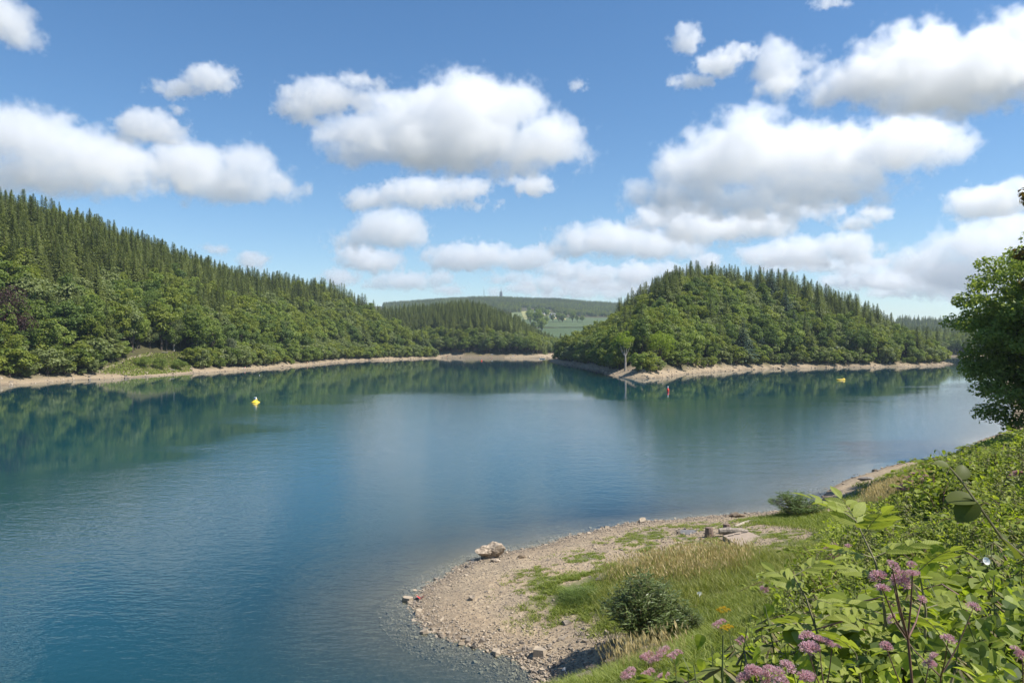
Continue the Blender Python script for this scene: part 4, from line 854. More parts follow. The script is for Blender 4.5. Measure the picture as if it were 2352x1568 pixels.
def special(name, seed, px, py, H, R, label, mat, bark=None, base=.12, nblob=34, leaves=120, leaf=.5, cat='tree', droop=0., dy=0):
    c = hit(px, py); x, y = c.x * (1 + dy / c.y), c.y + dy; z = h1(x, y); cr, tr = gen_broad(seed, H, R, base, nblob, leaves, leaf, 1.0, droop)
    e = empty(name, (x, y, z)); obj('crown', mesh('crown', [cr]), mat, e); obj('trunk', mesh('trunk', tr), bark or M_BARK, e); tag(e, label, cat)
special('copper_beech', 71, 20, 868, 27, 9.5, 'dark purple copper beech at the left edge of the shore wood', M_COPPER, base=.1, nblob=44, dy=14)
special('broad_ash_tree', 72, 330, 822, 25, 10, 'broad bright green tree standing taller than its neighbours on the left shore', M_LIME if False else leafmat('fresh_ash_crown', (.10, .15, .03), (.15, .205, .045), (.21, .265, .07), .4, .2), base=.08, nblob=52, leaves=130, dy=18)
special('birch_tree', 73, 400, 822, 17, 4.8, 'pale drooping birch with a white trunk by the path clearing', leafmat('birch_leaves', (.11, .14, .05), (.155, .185, .07), (.21, .235, .10), .38, .2), M_PALEBARK, base=.12, leaf=.36, leaves=170, droop=1.6, dy=6)
special('silver_birch', 74, 530, 845, 14, 3.4, 'slim pale grey green birch right of the path clearing', leafmat('silver_birch_leaves', (.12, .15, .075), (.17, .195, .10), (.23, .25, .14), .34, .2), M_PALEBARK, base=.06, leaf=.34, leaves=170, droop=1.0, dy=6)
special('lime_maple', 75, 1515, 846, 15, 6.6, 'bright lime green maple on the tip of the headland', M_LIME, base=.22, nblob=36, leaves=140, leaf=.42, dy=3)
special('lime_maple', 76, 1425, 850, 14, 5.6, 'yellow green maple behind the bare trunk on the headland tip', leafmat('maple_leaves_b', (.075, .14, .012), (.115, .195, .018), (.175, .25, .03), .42, .3), base=.12, nblob=30, leaves=140, leaf=.42, dy=9)
special('silver_willow', 77, 1558, 848, 5.5, 1.5, 'small silvery willow on the gravel of the headland tip', leafmat('silver_leaves', (.16, .18, .12), (.21, .23, .16), (.28, .30, .22), .25, .2), base=.02, nblob=14, leaves=90, leaf=.26, cat='shrub', dy=2)
special('whitish_poplar', 78, 1918, 836, 11, 2.0, 'whitish leaved young poplar among the green headland trees', leafmat('poplar_leaves', (.2, .23, .17), (.27, .30, .23), (.35, .38, .31), .25, .2), base=.03, nblob=18, leaves=90, leaf=.36, dy=3)
special('yellow_green_tree', 79, 1660, 842, 13, 5, 'yellowish green tree at the foot of the headland right of the tip', leafmat('yellowish_leaves', (.11, .14, .02), (.155, .19, .028), (.21, .245, .045), .42, .3), base=.05, dy=6)
for k, (px, py, H) in enumerate([(410, 851, 4.8), (365, 851, 5.2), (330, 845, 4.0)]):
    special('waterside_bush', 80 + k, px, py, H, 3.4, ['rounded green bush at the right end of the path clearing', 'rounded green bush in the middle of the path clearing', 'small green bush at the left of the path clearing'][k], M_BROAD, base=.0, nblob=20, leaves=100, leaf=.38, cat='shrub', dy=1.5)
# bare forked trunk on the headland tip
c = hit(1436, 852); r = np.random.default_rng(99); e = empty('bare_trunk_tree', c); parts = [tube([(0, 0, -.5), (.1, 0, 3), (.0, 0, 6)], [.42, .34, .26], 8)]
for a, L_, s in [(-.5, 6, .16), (-.15, 7, .17), (.2, 6.5, .15), (.55, 5.5, .13), (-.8, 4, .1)]: parts.append(tube([(0, 0, 4.6 + abs(a)), (math.sin(a) * L_ * .4, .3, 5 + L_ * .45), (math.sin(a) * L_ * .75, r.normal() * .5, 4.8 + L_ * .95)], [s, s * .7, s * .2], 6))
obj('trunk', mesh('bare_trunk', parts, True), M_PALEBARK, e); cr, _ = gen_broad(90, 9, 4.2, .05, 18, 90, .42); o = obj('crown', mesh('bare_crown', [cr]), M_LIME, e, loc=(-.2, .5, 7.6)); tag(e, 'tree with bare pale forked trunk on the headland tip', 'tree')
# a dark fir sticking out at the end of the left wood, another at the headland's left end
for px, py, s, lab in [(968, 820, 1.0, 'tall blue green fir at the end of the left wood'), (1328, 800, .62, 'single dark fir above the left end of the headland')]:
    c = hit(px, py); y = c.y + 14; x = (px - CX) / F * y; tree('fir_tree', SPR[3], (x, y, h1(x, y)), s, .5, lab, 'tree', None, M_FIR, 1.25)

for k, (x_, y_, H_) in enumerate([(64, 82, 3.6), (70, 91, 4.2), (77, 98, 4.6), (86, 108, 5), (95, 120, 5.5), (108, 133, 6), (56, 74, 2.6), (122, 150, 6), (140, 172, 7)]):
    cr, tr = gen_broad(130 + k, H_, H_ * .62, .0, 18, 110, .34); e = empty('bank_bush', (x_, y_, h1(x_, y_))); obj('crown', mesh('crown', [cr]), M_YELLOWISH if k % 2 else M_BROAD, e); obj('stems', mesh('stems', tr), M_BARK, e); tag(e, 'leafy bush on the bank under and beyond the big oak', 'shrub', 'bushes by the oak')
# ---------------------------------------------------------------- bushes on the beach
def bush(name, px, py, wid, hgt, n, shape, size, label, mat, seed, lean=(-.25, 0)):
    c = hit(px, py); r = np.random.default_rng(seed); e = empty(name, c); stems = []; pos = []; dirs = []
    for k in range(int(n / 26)):
        a = r.uniform(0, 6.28); q = math.sqrt(r.random()); top = np.array([math.cos(a) * q * wid * .5 + lean[0] * hgt * .35, math.sin(a) * q * wid * .5, hgt * (1.05 - .55 * q * q) * r.uniform(.75, 1.06)]); b0 = top * np.array([.25, .25, 0]); mid = b0 * .4 + top * .6 + np.array([0, 0, .12 * hgt])
        P = np.array([b0 + (0, 0, -.1), mid, top]); stems.append(tube(P, [.016, .010, .003], 4))
        for i in range(26):
            u = r.uniform(.12, 1) ** .8; pt = (1 - u) ** 2 * P[0] + 2 * u * (1 - u) * P[1] + u * u * P[2]; tg = nrm(P[2] - P[0]); az = r.uniform(0, 6.28)
            pos.append(pt + r.normal(size=3) * .05); dirs.append(nrm(tg * .45 + np.array([math.cos(az), math.sin(az), .05]) + np.array([lean[0], lean[1], 0])))
    pos = np.array(pos); pos[:, 2] = np.maximum(pos[:, 2], .02); y = np.array(dirs); x = nrm(np.cross(y, np.array([0, 0, 1.]) + r.normal(size=y.shape) * .35)); R = np.stack([x, y, np.cross(x, y)], -1)
    V, Fc = scatter(shape[0], shape[1], pos, R, size * r.uniform(.6, 1.2, len(pos)))
    obj('foliage', mesh('foliage', [(V, Fc)]), mat, e); obj('stems', mesh('stems', stems), M_WOODSTEM, e); tag(e, label, 'bush'); return e
bush('willow_bush', 1495, 1478, 3.2, 2.4, 5200, SLIM, .25, 'rounded willow bush with narrow glossy leaves on the near beach', M_WILLOW, 3)
bush('willow_bush', 1590, 1450, .9, .8, 700, SLIM, .15, 'small willow shoot right of the rounded willow bush', M_WILLOW, 4)
bush('willow_bush', 1832, 1182, 3.6, 1.5, 2600, SLIM, .26, 'low spreading willow bush at the water beyond the gravel', leafmat('willow_far_leaves', (.08, .125, .035), (.12, .175, .05), (.18, .24, .09), .35, .2), 5)

# ---------------------------------------------------------------- weeds of the bank
LIMIT_PX = [1250, 1400, 1560, 1640, 1700, 1760, 1830, 1900, 1960, 2030, 2100, 2180, 2260, 2352, 2500]; LIMIT_PY = [1560, 1520, 1470, 1435, 1400, 1370, 1290, 1235, 1180, 1150, 1105, 1045, 1015, 985, 960]
def gen_weed(kind, seed):
    r = np.random.default_rng(seed); st = []; P = []; D = []; S_ = []; seeds = []
    if kind == 'nettle':
        H = 1.0
        for k in range(3):
            b0 = np.array([r.normal() * .07, r.normal() * .07, -.05]); top = b0 + np.array([r.normal() * .13, r.normal() * .13, H * r.uniform(.75, 1.05)]); st.append(tube([b0, (b0 + top) / 2 + r.normal(size=3) * .02, top], [.006, .005, .002], 4)); nn = 9
            for i in range(nn):
                u = .2 + .8 * i / nn; a = i * 1.57 + r.normal() * .2
                for s in (0, math.pi):
                    P.append(b0 + (top - b0) * u); D.append((math.cos(a + s), math.sin(a + s), -.15 - .35 * r.random())); S_.append(.15 * (1.15 - .75 * u) * r.uniform(.8, 1.2))
                if u > .5:
                    for q in range(4):
                        a2 = r.uniform(0, 6.28); s0 = b0 + (top - b0) * u; e2 = s0 + np.array([math.cos(a2) * .05, math.sin(a2) * .05, -.045]); seeds.append(tube([s0, e2], [.004, .006], 3))
        shape, mat = LANCE, M_NETTLE
    elif kind == 'bindweed':
        for k in range(7):
            a = r.uniform(0, 6.28); t0 = np.array([0, 0, 0.]); pts = [t0]
            for i in range(5): pts.append(pts[-1] + np.array([math.cos(a) * .09, math.sin(a) * .09, r.uniform(.05, .2)])); a += r.normal() * .6
            st.append(tube(pts, .003, 3))
            for i in range(11):
                u = r.uniform(0, 4.99); j = int(u); P.append(np.array(pts[j]) * (1 - u + j) + np.array(pts[j + 1]) * (u - j) + r.normal(size=3) * .06); D.append((r.normal(), r.normal(), -.5 - .3 * r.random())); S_.append(r.uniform(.06, .11))
        shape, mat = HEART, M_LEAF_B
    elif kind == 'herb':
        for k in range(5):
            b0 = np.array([r.normal() * .06, r.normal() * .06, -.05]); a = r.uniform(0, 6.28); top = np.array([math.cos(a) * .25, math.sin(a) * .25, r.uniform(.55, .95)]); st.append(tube([b0, top * .55 + (0, 0, .1), top], [.006, .004, .002], 4))
            for i in range(15):
                u = .15 + .85 * i / 15; az = i * 2.4 + r.normal() * .3; P.append(b0 * (1 - u) + top * u); D.append((math.cos(az), math.sin(az), .25 - .5 * r.random())); S_.append(.13 * (1.15 - .6 * u) * r.uniform(.8, 1.25))
        shape, mat = LANCE, M_LEAF_A
    else:  # bramble
        for k in range(4):
            a = r.uniform(0, 6.28); pts = [(0, 0, -.05), (math.cos(a) * .18, math.sin(a) * .18, .45), (math.cos(a) * .5, math.sin(a) * .5, .6), (math.cos(a) * .8, math.sin(a) * .8, .42)]; st.append(tube(pts, [.007, .006, .005, .002], 4)); pts = np.array(pts)
            for i in range(9):
                u = .4 + 2.55 * i / 9; j = int(u); p0 = pts[j] * (1 - u + j) + pts[min(j + 1, 3)] * (u - j); az = a + (1 if i % 2 else -1) * 1.2 + r.normal() * .3
                for da in (-.8, 0, .8): P.append(p0 + np.array([math.cos(az), math.sin(az), .25]) * .06); D.append((math.cos(az + da), math.sin(az + da), -.1 - .2 * r.random())); S_.append(r.uniform(.08, .13))
        shape, mat = ROUND, M_LEAF_A
    P = np.array(P); y = nrm(np.array(D)); x = nrm(np.cross(y, np.array([0, 0, 1.]) + r.normal(size=y.shape) * .3)); R = np.stack([x, y, np.cross(x, y)], -1)
    V, Fc = scatter(shape[0], shape[1], P, R, np.array(S_)); ms = [mesh(kind + '_leaves', [(V, Fc)]), mesh(kind + '_stems', st)]; ms[0].materials.append(mat); ms[1].materials.append(M_STEM if kind != 'bramble' else M_REDSTEM)
    if seeds: ms.append(mesh('seed_strings', seeds)); ms[2].materials.append(M_SEED)
    return ms
WEED = {k: [gen_weed(k, 100 + 10 * j + len(k)) for j in range(4)] for k in ('nettle', 'bindweed', 'herb', 'bramble')}
NAMES = {'nettle': ('nettle_plant', 'nettle'), 'bindweed': ('bindweed_plant', 'vine'), 'herb': ('leafy_weed', 'weed'), 'bramble': ('bramble_plant', 'bramble')}
r = np.random.default_rng(31)
def weed(kind, x, y, s, band):
    v = WEED[kind][int(r.integers(4))]; nm, cat = NAMES[kind]; e = empty(nm, (x, y, h1(x, y)), r.uniform(0, 6.28), (s * r.uniform(.9, 1.25), s * r.uniform(.9, 1.25), s)); obj('leaves', v[0], parent=e); obj('stems', v[1], parent=e)
    if len(v) > 2: obj('seed_strings', v[2], parent=e)['kind'] = 'stuff'
    W_ = {'nettle': 'seeding grey green nettle', 'bindweed': 'heart leaved pale green bindweed', 'herb': 'bushy mid green weed', 'bramble': 'round leaved arching bramble'}[kind]
    tag(e, W_ + {'near': ' close by in the lower right thicket', 'mid': ' in the thicket halfway down the bank', 'far': ' in the distant thicket towards the big oak'}[band], cat, W_.split()[-1] + 's of the ' + band + ' thicket')
cnt = 0
def try_weed(x, y, band, hmul=1.0, mix=(.3, .3, .22, .18)):
    global cnt
    px = CX + F * x / y; z = h1(x, y); lim = np.interp(px, LIMIT_PX, LIMIT_PY); mx = CZ - (lim - HY) / F * y - z     # tallest plant the view line over the thicket allows
    k = ['nettle', 'bindweed', 'herb', 'bramble'][int(r.choice(4, p=mix))]; s = r.uniform(.8, 1.35) * hmul * {'nettle': 1.15, 'bindweed': 1.1, 'herb': 1.05, 'bramble': 1.1}[k]
    hh = {'nettle': 1.0, 'bindweed': .75, 'herb': .9, 'bramble': .65}[k]
    if s * hh > mx: s = mx / hh * r.uniform(.85, 1.0)
    if s < .32: return
    weed(k, x, y, s, band); cnt += 1
for (n, y0, y1, band, hm) in [(240, 2.6, 8, 'near', 1.05), (300, 8, 26, 'mid', 1.1), (260, 26, 78, 'far', 1.7)]:
    xs, ys = [], []
    x, y = wedge(n * 3, y0, y1, .24, .74, 1.8); b = bank(x, y); t_ = x / y; lo = np.interp(y, [2, 8, 20, 26, 40, 78], [.27, .33, .37, .36, .40, .50]); m = (b > .5) & (t_ > lo + .02 * r.normal(size=len(x))); x, y = x[m][:n], y[m][:n]
    for a, c_ in zip(x, y): try_weed(a, c_, band, hm)
print('WEEDS', cnt)
# filler: low leaves between the weeds
x, y = wedge(60000, 2.4, 80, .22, .76, 1.25); b = bank(x, y); lo = np.interp(y, [2, 8, 20, 26, 40, 78], [.25, .31, .35, .34, .38, .47]); m = (b > .3) & (x / y > lo + .03 * r.random(len(x))); x, y = x[m], y[m]; z = height(x, y); n = len(x); up = r.random(n) ** 1.3 * np.interp(y, [2, 10, 30, 80], [.35, .55, .7, .9])
px = CX + F * x / y; lim = np.interp(px, LIMIT_PX, LIMIT_PY); up = np.minimum(up, np.maximum(CZ - (lim - HY) / F * y - z, .02))
sz = r.uniform(.06, .12, n) * np.interp(y, [2, 10, 30, 80], [.9, 1.1, 2.0, 3.6]); nv = np.stack([r.normal(size=n) * .6, r.normal(size=n) * .6 - .3, np.ones(n)], 1)
R_ = frames(nv, r); pch = fbm(x / 1.3, y / 1.3, 3) + r.normal(size=n) * .25; parts = []
for mi_, (sel, shp) in enumerate([(np.abs(pch) <= .16, LANCE2), (pch > .16, (HEART[0] * .9, HEART[1])), (pch < -.16, SLIM)]): V, Fc = scatter(shp[0] * np.array([1.3, 1, 1]), shp[1], np.stack([x, y, z + up], 1)[sel], R_[sel], sz[sel] * (1.0, .85, 1.25)[mi_]); parts.append((V, Fc, mi_))
tag(obj('bank_undergrowth', mesh('bank_undergrowth', parts), [M_LEAF_A, M_LEAF_B, M_NETTLE]), 'tangle of low leaves between the weeds on the bank', kind='stuff')

x, y = wedge(11500, 2.3, 10, .24, .78, 1.2); lo = np.interp(y, [2, 8, 20], [.25, .31, .35]); m = x / y > lo + .03 * r.random(len(x)); x, y = x[m], y[m]; z = height(x, y); n = len(x); px = CX + F * x / y; lim = np.interp(px, LIMIT_PX, LIMIT_PY) + 25 + 60 * r.random(n)
up = np.minimum(r.random(n) ** .8 * 1.25, np.maximum(CZ - (lim - HY) / F * y - z, .02)); nv = np.stack([r.normal(size=n) * .85, r.normal(size=n) * .85 - .2, np.ones(n)], 1); R_ = frames(nv, r); pch = fbm(x / .7 + 8, y / .7, 3) + r.normal(size=n) * .2; parts = []; sz = r.uniform(.035, .095, n)
for mi_, (sel, shp) in enumerate([(np.abs(pch) <= .14, LANCE), (pch > .14, HEART), (pch < -.14, ROUND)]): V, Fc = scatter(shp[0], shp[1], np.stack([x, y, z + up], 1)[sel], R_[sel], sz[sel]); parts.append((V, Fc, mi_))
tag(obj('thicket_foliage', mesh('thicket_foliage', parts), [M_LEAF_A, M_LEAF_B, M_LEAF_C]), 'dense mixed leaves of the thicket in the lower right corner', kind='stuff')
# ash saplings -------------------------------------------------------------------------------------
ML = mesh('leaflet', [leaf_shape([(0, .02), (.2, .15), (.45, .215), (.75, .14), (1, .004)], .18, .05)]); ML.materials.append(M_LEAF_ASH)
def compound(parent, base, dirv, L_, npair, size, rr):
    """a feathered leaf: stalk with paired leaflets and one at the end"""
    d = nrm(np.array(dirv, float)); side = nrm(np.cross(d, (0, 0, 1.))); upv = np.cross(side, d); pts = [base + d * L_ * u - np.array([0, 0, .22 * L_ * u * u]) for u in np.linspace(0, 1, 5)]
    st = obj('leaf_stalk', mesh('leaf_stalk', [tube(pts, [.0035, .003, .0025, .002, .0015], 4)]), M_WOODSTEM, parent)
    def put(p, dr, s):
        dr = nrm(np.array(dr)); x_ = nrm(np.cross(dr, upv + rr.normal(size=3) * .25)); zz_ = np.cross(x_, dr); o = obj('leaflet', ML, parent=st); o.matrix_local = Matrix.Translation(Vector(p)) @ Matrix(np.stack([x_, dr, zz_], -1).tolist()).to_4x4() @ Matrix.Scale(s, 4)
    for i in range(npair):
        u = .25 + .68 * i / npair; p = base + d * L_ * u - np.array([0, 0, .22 * L_ * u * u])
        for sg in (-1, 1): put(p, d * .75 + side * sg + np.array([0, 0, -.12 + rr.normal() * .12]), size * (.75 + .4 * math.sin(math.pi * min(1, u + .1))) * rr.uniform(.88, 1.1))
    put(pts[-1], d + np.array([0, 0, -.25]), size * 1.05)
def at(px, py, d): return np.array([(px - CX) / F * d, d, CZ - (py - HY) / F * d])
def sapling(path_px, d, nodes, L_, size, label, seed, npair=4):
    rr = np.random.default_rng(seed); P = np.array([at(px, py, d + dd) for px, py, dd in path_px]); base = P[0]; g = h1(base[0], base[1]); P = np.concatenate([[[base[0] + .1, base[1] + .05, min(g - .1, base[2] - .1)]], P]); e = empty('ash_sapling', P[0]); Q = P - P[0]
    obj('stem', mesh('stem', [tube(Q, np.linspace(.014, .004, len(Q)), 6)]), M_WOODSTEM, e); cum = np.concatenate([[0], np.cumsum(np.linalg.norm(np.diff(Q, axis=0), axis=1))])
    for i, u in enumerate(nodes):
        s = u * cum[-1]; p = np.array([np.interp(s, cum, Q[:, k]) for k in range(3)]); az = i * 1.45 + rr.normal() * .25 + .6
        for off in (0, math.pi):
            if u > .97 and off: continue
            up_ = .75 if u > .9 else .38; compound(e, p, (math.cos(az + off), math.sin(az + off) * .75, up_ + rr.normal() * .12), L_ * rr.uniform(.85, 1.15), npair, size * rr.uniform(.9, 1.1), rr)
    tag(e, label, 'sapling')
sapling([(2045, 1560, 0), (2030, 1400, 0), (2010, 1290, 0), (1965, 1195, .1)], 4.6, [.45, .58, .70, .80, .88, .95, 1.0], .34, .135, 'tallest ash sapling with feathered leaves at the left of the thicket', 1)
sapling([(1900, 1590, 0), (1885, 1480, 0), (1850, 1370, .1), (1822, 1322, .1)], 5.2, [.5, .66, .80, .9, 1.0], .36, .14, 'ash sapling with pale upright leaf crown at the thicket edge', 2)
sapling([(2120, 1560, 0), (2125, 1400, 0), (2110, 1310, 0)], 4.4, [.5, .7, .86, 1.0], .32, .125, 'ash sapling behind the large pink flower cluster', 3)
sapling([(1985, 1640, 0), (1975, 1560, 0), (1965, 1500, 0)], 4.0, [.6, .8, 1.0], .30, .12, 'low ash sapling in front of the thicket near the pink flowers', 4)
sapling([(2215, 1640, 0), (2205, 1540, 0), (2160, 1460, 0)], 3.6, [.6, .8, 1.0], .30, .11, 'short ash sapling right of the red flower stem', 6, 4)
# dark shoot close to the eye
ML2 = mesh('shoot_leaf', [leaf_shape([(0, .03), (.06, .2), (.14, .30), (.27, .38), (.42, .42), (.56, .41), (.7, .36), (.82, .26), (.92, .14), (1, .01)], .2, .07)], True); ML2.materials.append(M_DARKLEAF)
P = np.array([at(2420, 1330, 1.9), at(2300, 1235, 1.75), at(2240, 1150, 1.7), at(2205, 1100, 1.7), at(2180, 1072, 1.7)]); g0 = P[0] + np.array([.35, .2, -1.2]); e = empty('hazel_shoot', g0); Q = np.concatenate([[[0, 0, 0]], P - g0])
obj('stem', mesh('stem', [tube(Q, np.linspace(.0045, .002, len(Q)), 6)]), M_WOODSTEM, e)
for k, (i, dr, s) in enumerate([(5, (-.9, .1, .35), .06), (4, (.45, .3, .8), .07), (3, (-1, .15, .1), .115), (3, (-.75, -.1, -.7), .11), (2, (.75, .2, -.6), .125)]):
    dr = nrm(np.array(dr)); x_ = nrm(np.cross(dr, np.array([.3, -.5, 1.]))); o = obj('leaf', ML2, parent=e); o.matrix_local = Matrix.Translation(Vector(Q[i])) @ Matrix(np.stack([x_, dr, np.cross(x_, dr)], -1).tolist()).to_4x4() @ Matrix.Scale(s * .58, 4)
tag(e, 'dark leaved hazel shoot rising close by at the right', 'shoot')

# pink hemp agrimony -------------------------------------------------------------------------------
def floret_mesh(seed, n=70, flat=.55):
    r = np.random.default_rng(seed); d = nrm(r.normal(size=(n, 3))); d[:, 2] = np.abs(d[:, 2]); p = d * r.uniform(.55, 1, n)[:, None] * np.array([.5, .5, .5 * flat]); R = frames(d + r.normal(size=d.shape) * .3, r)
    b1 = scatter(np.array([[.5, 0, -.5], [-.25, .43, -.5], [-.25, -.43, -.5], [.42, .1, .55], [-.3, .3, .55], [-.1, -.45, .55]]) * np.array([.5, .5, 1.0]), [[0, 1, 4, 3], [1, 2, 5, 4], [2, 0, 3, 5]], p, R, r.uniform(.11, .17, n))
    m = n * 3; d2 = nrm(r.normal(size=(m, 3))); d2[:, 2] = np.abs(d2[:, 2]) + .15; d2 = nrm(d2); b2 = scatter(np.array([[-.09, 0, 0], [.09, 0, 0], [.05, .1, 1.], [-.05, -.1, 1.]]), [[0, 1, 2, 3]], d2 * np.array([.47, .47, .5 * flat]), frames(d2 + r.normal(size=d2.shape) * .35, r), r.uniform(.07, .15, m))
    return mesh('florets', [b1, b2])
FLO = [floret_mesh(k, 60 + 10 * k, [.75, .6, .9][k]) for k in range(3)]; FLOW = [f.copy() for f in FLO]; FLOY = [f.copy() for f in FLO]
for f in FLO: f.materials.append(M_PINK)
for f in FLOW: f.materials.append(M_WHITEISH)
for f in FLOY: f.materials.append(M_YELLOW)
MLA = mesh('stem_leaf', [LANCE]); MLA.materials.append(leafmat('agrimony_leaves', (.10, .14, .03), (.165, .21, .045), (.25, .29, .07), .4, .3, veins=True))
def flower_plant(name, heads, d, label, cat='flower', florets=None, stem=None, thick=.0030, fork=.45, leaves=6, group=None, seed=1):
    """heads: (px, py, size in px of the 2352 frame); stems meet below and run to the ground"""
    florets = florets or FLO; rr = np.random.default_rng(seed); H = [at(px, py, d + rr.normal() * .06 * d ** .5) for px, py, s in heads]; c_ = np.mean(H, 0); g = h1(c_[0], c_[1]); base = np.array([c_[0] + rr.normal() * .06 + .12, c_[1] - .02, g]); top = np.mean(H, 0)
    forkp = base + (top - base) * (1 - min(.6, (.10 + .06 * d ** .5) / max(.1, top[2] - g))); e = empty(name, base); S0 = [tube([(0, 0, -.1), (forkp - base) * .5 + rr.normal(size=3) * .03, forkp - base], [thick * 1.5, thick * 1.25, thick], 6)]
    for h in H: S0.append(tube([forkp - base, (forkp * .45 + h * .55) - base + np.array([0, 0, -.02]), h - base], [thick, thick * .75, thick * .5], 5))
    obj('stem', mesh('stem', S0, True), stem or M_REDSTEM, e)
    for h, (px, py, s) in zip(H, heads):
        w = s / F * d
        for q in range(1 if s < 30 else 4):
            o = obj('flower_head', florets[int(rr.integers(3))], parent=e, loc=tuple(h - base + (0 if s < 30 else rr.normal(size=3) * w * .28))); o.scale = (w * (1.15 if s < 30 else .62),) * 3; o.rotation_euler = (rr.normal() * .3, rr.normal() * .3, rr.uniform(0, 6.28))
    for k in range(leaves):
        u = .25 + .75 * (k // 2) / max(1, leaves // 2); p = (forkp - base) * u; az = rr.uniform(0, 6.28) if k % 2 == 0 else az + math.pi; dr = nrm(np.array([math.cos(az), math.sin(az), .1 - .4 * rr.random()])); x_ = nrm(np.cross(dr, (0, 0, 1.))); o = obj('leaf', MLA, parent=e); o.matrix_local = Matrix.Translation(Vector(p)) @ Matrix(np.stack([x_, dr, np.cross(x_, dr)], -1).tolist()).to_4x4() @ Matrix.Scale(rr.uniform(.09, .14), 4)
    tag(e, label, cat, group)
K_ = .5742
flower_plant('hemp_agrimony', [(2050, 1335, 62), (2096, 1308, 36), (2026, 1352, 28), (2048, 1300, 24), (2116, 1376, 20)], 2.6, 'hemp agrimony with the largest pink flower cluster on a red stem', seed=2, thick=.0042)
flower_plant('hemp_agrimony', [(2050, 1422, 24), (2176, 1470, 26), (2234, 1395, 26)], 2.7, 'hemp agrimony with three small pink heads below the largest cluster', seed=3)
flower_plant('hemp_agrimony', [(2132, 1524, 34), (2034, 1486, 24)], 2.5, 'hemp agrimony with two pink heads low in the corner thicket', seed=4)
flower_plant('hemp_agrimony', [(1852, 1480, 58), (1912, 1468, 30), (1880, 1470, 24)], 2.8, 'hemp agrimony with a broad pink head left in the thicket', seed=5)
flower_plant('hemp_agrimony', [(1718, 1556, 54), (1762, 1556, 48)], 2.5, 'hemp agrimony with two big pink heads at the bottom edge', seed=6, leaves=3)
flower_plant('hemp_agrimony', [(1822, 1544, 60), (1858, 1556, 26)], 2.5, 'hemp agrimony with a pink head at the bottom edge, right of the pair', seed=7, leaves=3)
flower_plant('hemp_agrimony', [(2346, 1505, 34)], 2.6, 'hemp agrimony with one pink head at the right edge', seed=8)
for k, (px, py) in enumerate([(1521, 1495), (1484, 1508), (1504, 1513), (1548, 1504), (1700, 1470), (1441, 1545), (1442, 1556), (1520, 1555), (1486, 1546), (1760, 1350), (1650, 1432), (1905, 1260), (1920, 1272), (1910, 1282), (1938, 1262), (2110, 1100), (2090, 1096), (2075, 1120), (2330, 1090)]):
    dd = hit(px, min(1566, py + 30)).y; dd = max(4, dd - .4); flower_plant('hemp_agrimony', [(px + q, py + w, 15 + 3 * (k % 2)) for q, w in ((0, 0), (9, -5), (-7, 5))], dd, 'small pink hemp agrimony ' + ('in the grass at the foot of the bank' if px < 1720 else 'showing above the weeds of the bank'), seed=20 + k, group='small agrimonies ' + ('in the bank grass' if px < 1720 else 'in the weeds'), leaves=4)
for k, (px, py) in enumerate([(1418, 1497), (1488, 1487), (1520, 1490), (1352, 1535), (1398, 1518), (1340, 1550), (1500, 1517)]):
    dd = hit(px, min(1567, py + 18)).y; flower_plant('faded_agrimony', [(px + q, py + w, 14) for q, w in ((0, 0), (11, -3), (-9, 4))], dd, 'faded beige flower heads of agrimony in the bank grass', florets=FLOW, seed=50 + k, group='faded agrimonies', leaves=2, stem=M_STEM)
for k, (px, py) in enumerate([(1664, 1438), (1672, 1441), (1985, 1270), (1975, 1275), (1952, 1280), (1890, 1345), (1900, 1352), (1665, 1402), (1655, 1397), (2150, 1120), (1560, 1545), (1575, 1535)]):
    dd = max(4.5, hit(px, min(1566, py + 18)).y - .3); flower_plant('ragwort', [(px + q, py + w, 9) for q, w in ((0, 0), (8, -2), (-6, 4))], dd, 'yellow flowering ragwort ' + ('in the grass right of the willow bush' if px < 1700 else 'among the weeds of the bank'), florets=FLOY, seed=70 + k, group='ragworts ' + ('in the grass' if px < 1700 else 'in the weeds'), leaves=4, stem=M_STEM)
# bindweed flowers
def trumpet():
    a = np.arange(10) * .6283; rows = [(.03, 0), (.06, .5), (.25, .85), (.5, 1.0)]; V = np.concatenate([np.stack([np.cos(a) * q, np.sin(a) * q, np.full(10, z)], 1) for q, z in rows]); Fc = [[i * 10 + j, i * 10 + (j + 1) % 10, (i + 1) * 10 + (j + 1) % 10, (i + 1) * 10 + j] for i in range(3) for j in range(10)]
    return mesh('bindweed_flower', [(V, np.array(Fc))], True)
TRU = trumpet(); TRU.materials.append(M_PETAL)
for k, (px, py, d, lab) in enumerate([(2252, 1290, 2.7, 'large white bindweed trumpet flower at the right in the thicket'), (1549, 1491, 0, 'white bindweed flower, upper one of those in the bank grass'), (1496, 1505, 0, 'white bindweed flower left in the bank grass'), (1533, 1519, 0, 'white bindweed flower beside the pink agrimonies'), (1505, 1517, 0, 'small white bindweed flower below the pink agrimonies'), (1606, 1370, 0, 'white bindweed flower far up in the meadow grass'), (1302, 1543, 0, 'white bindweed flower at the bottom left of the bank'), (1563, 1439, 0, 'white bindweed flower in front of the willow bush')]):
    if d == 0: d = hit(px, min(1567, py + 8)).y
    p = at(px, py, d); o = obj('bindweed_flower', TRU, loc=tuple(p)); s = 24 / F * d * (.75 if k == 0 else .5); o.scale = (s, s, s); o.rotation_euler = (1.1, .3 * (-1) ** k, .6 * k); tag(o, lab, 'flower')
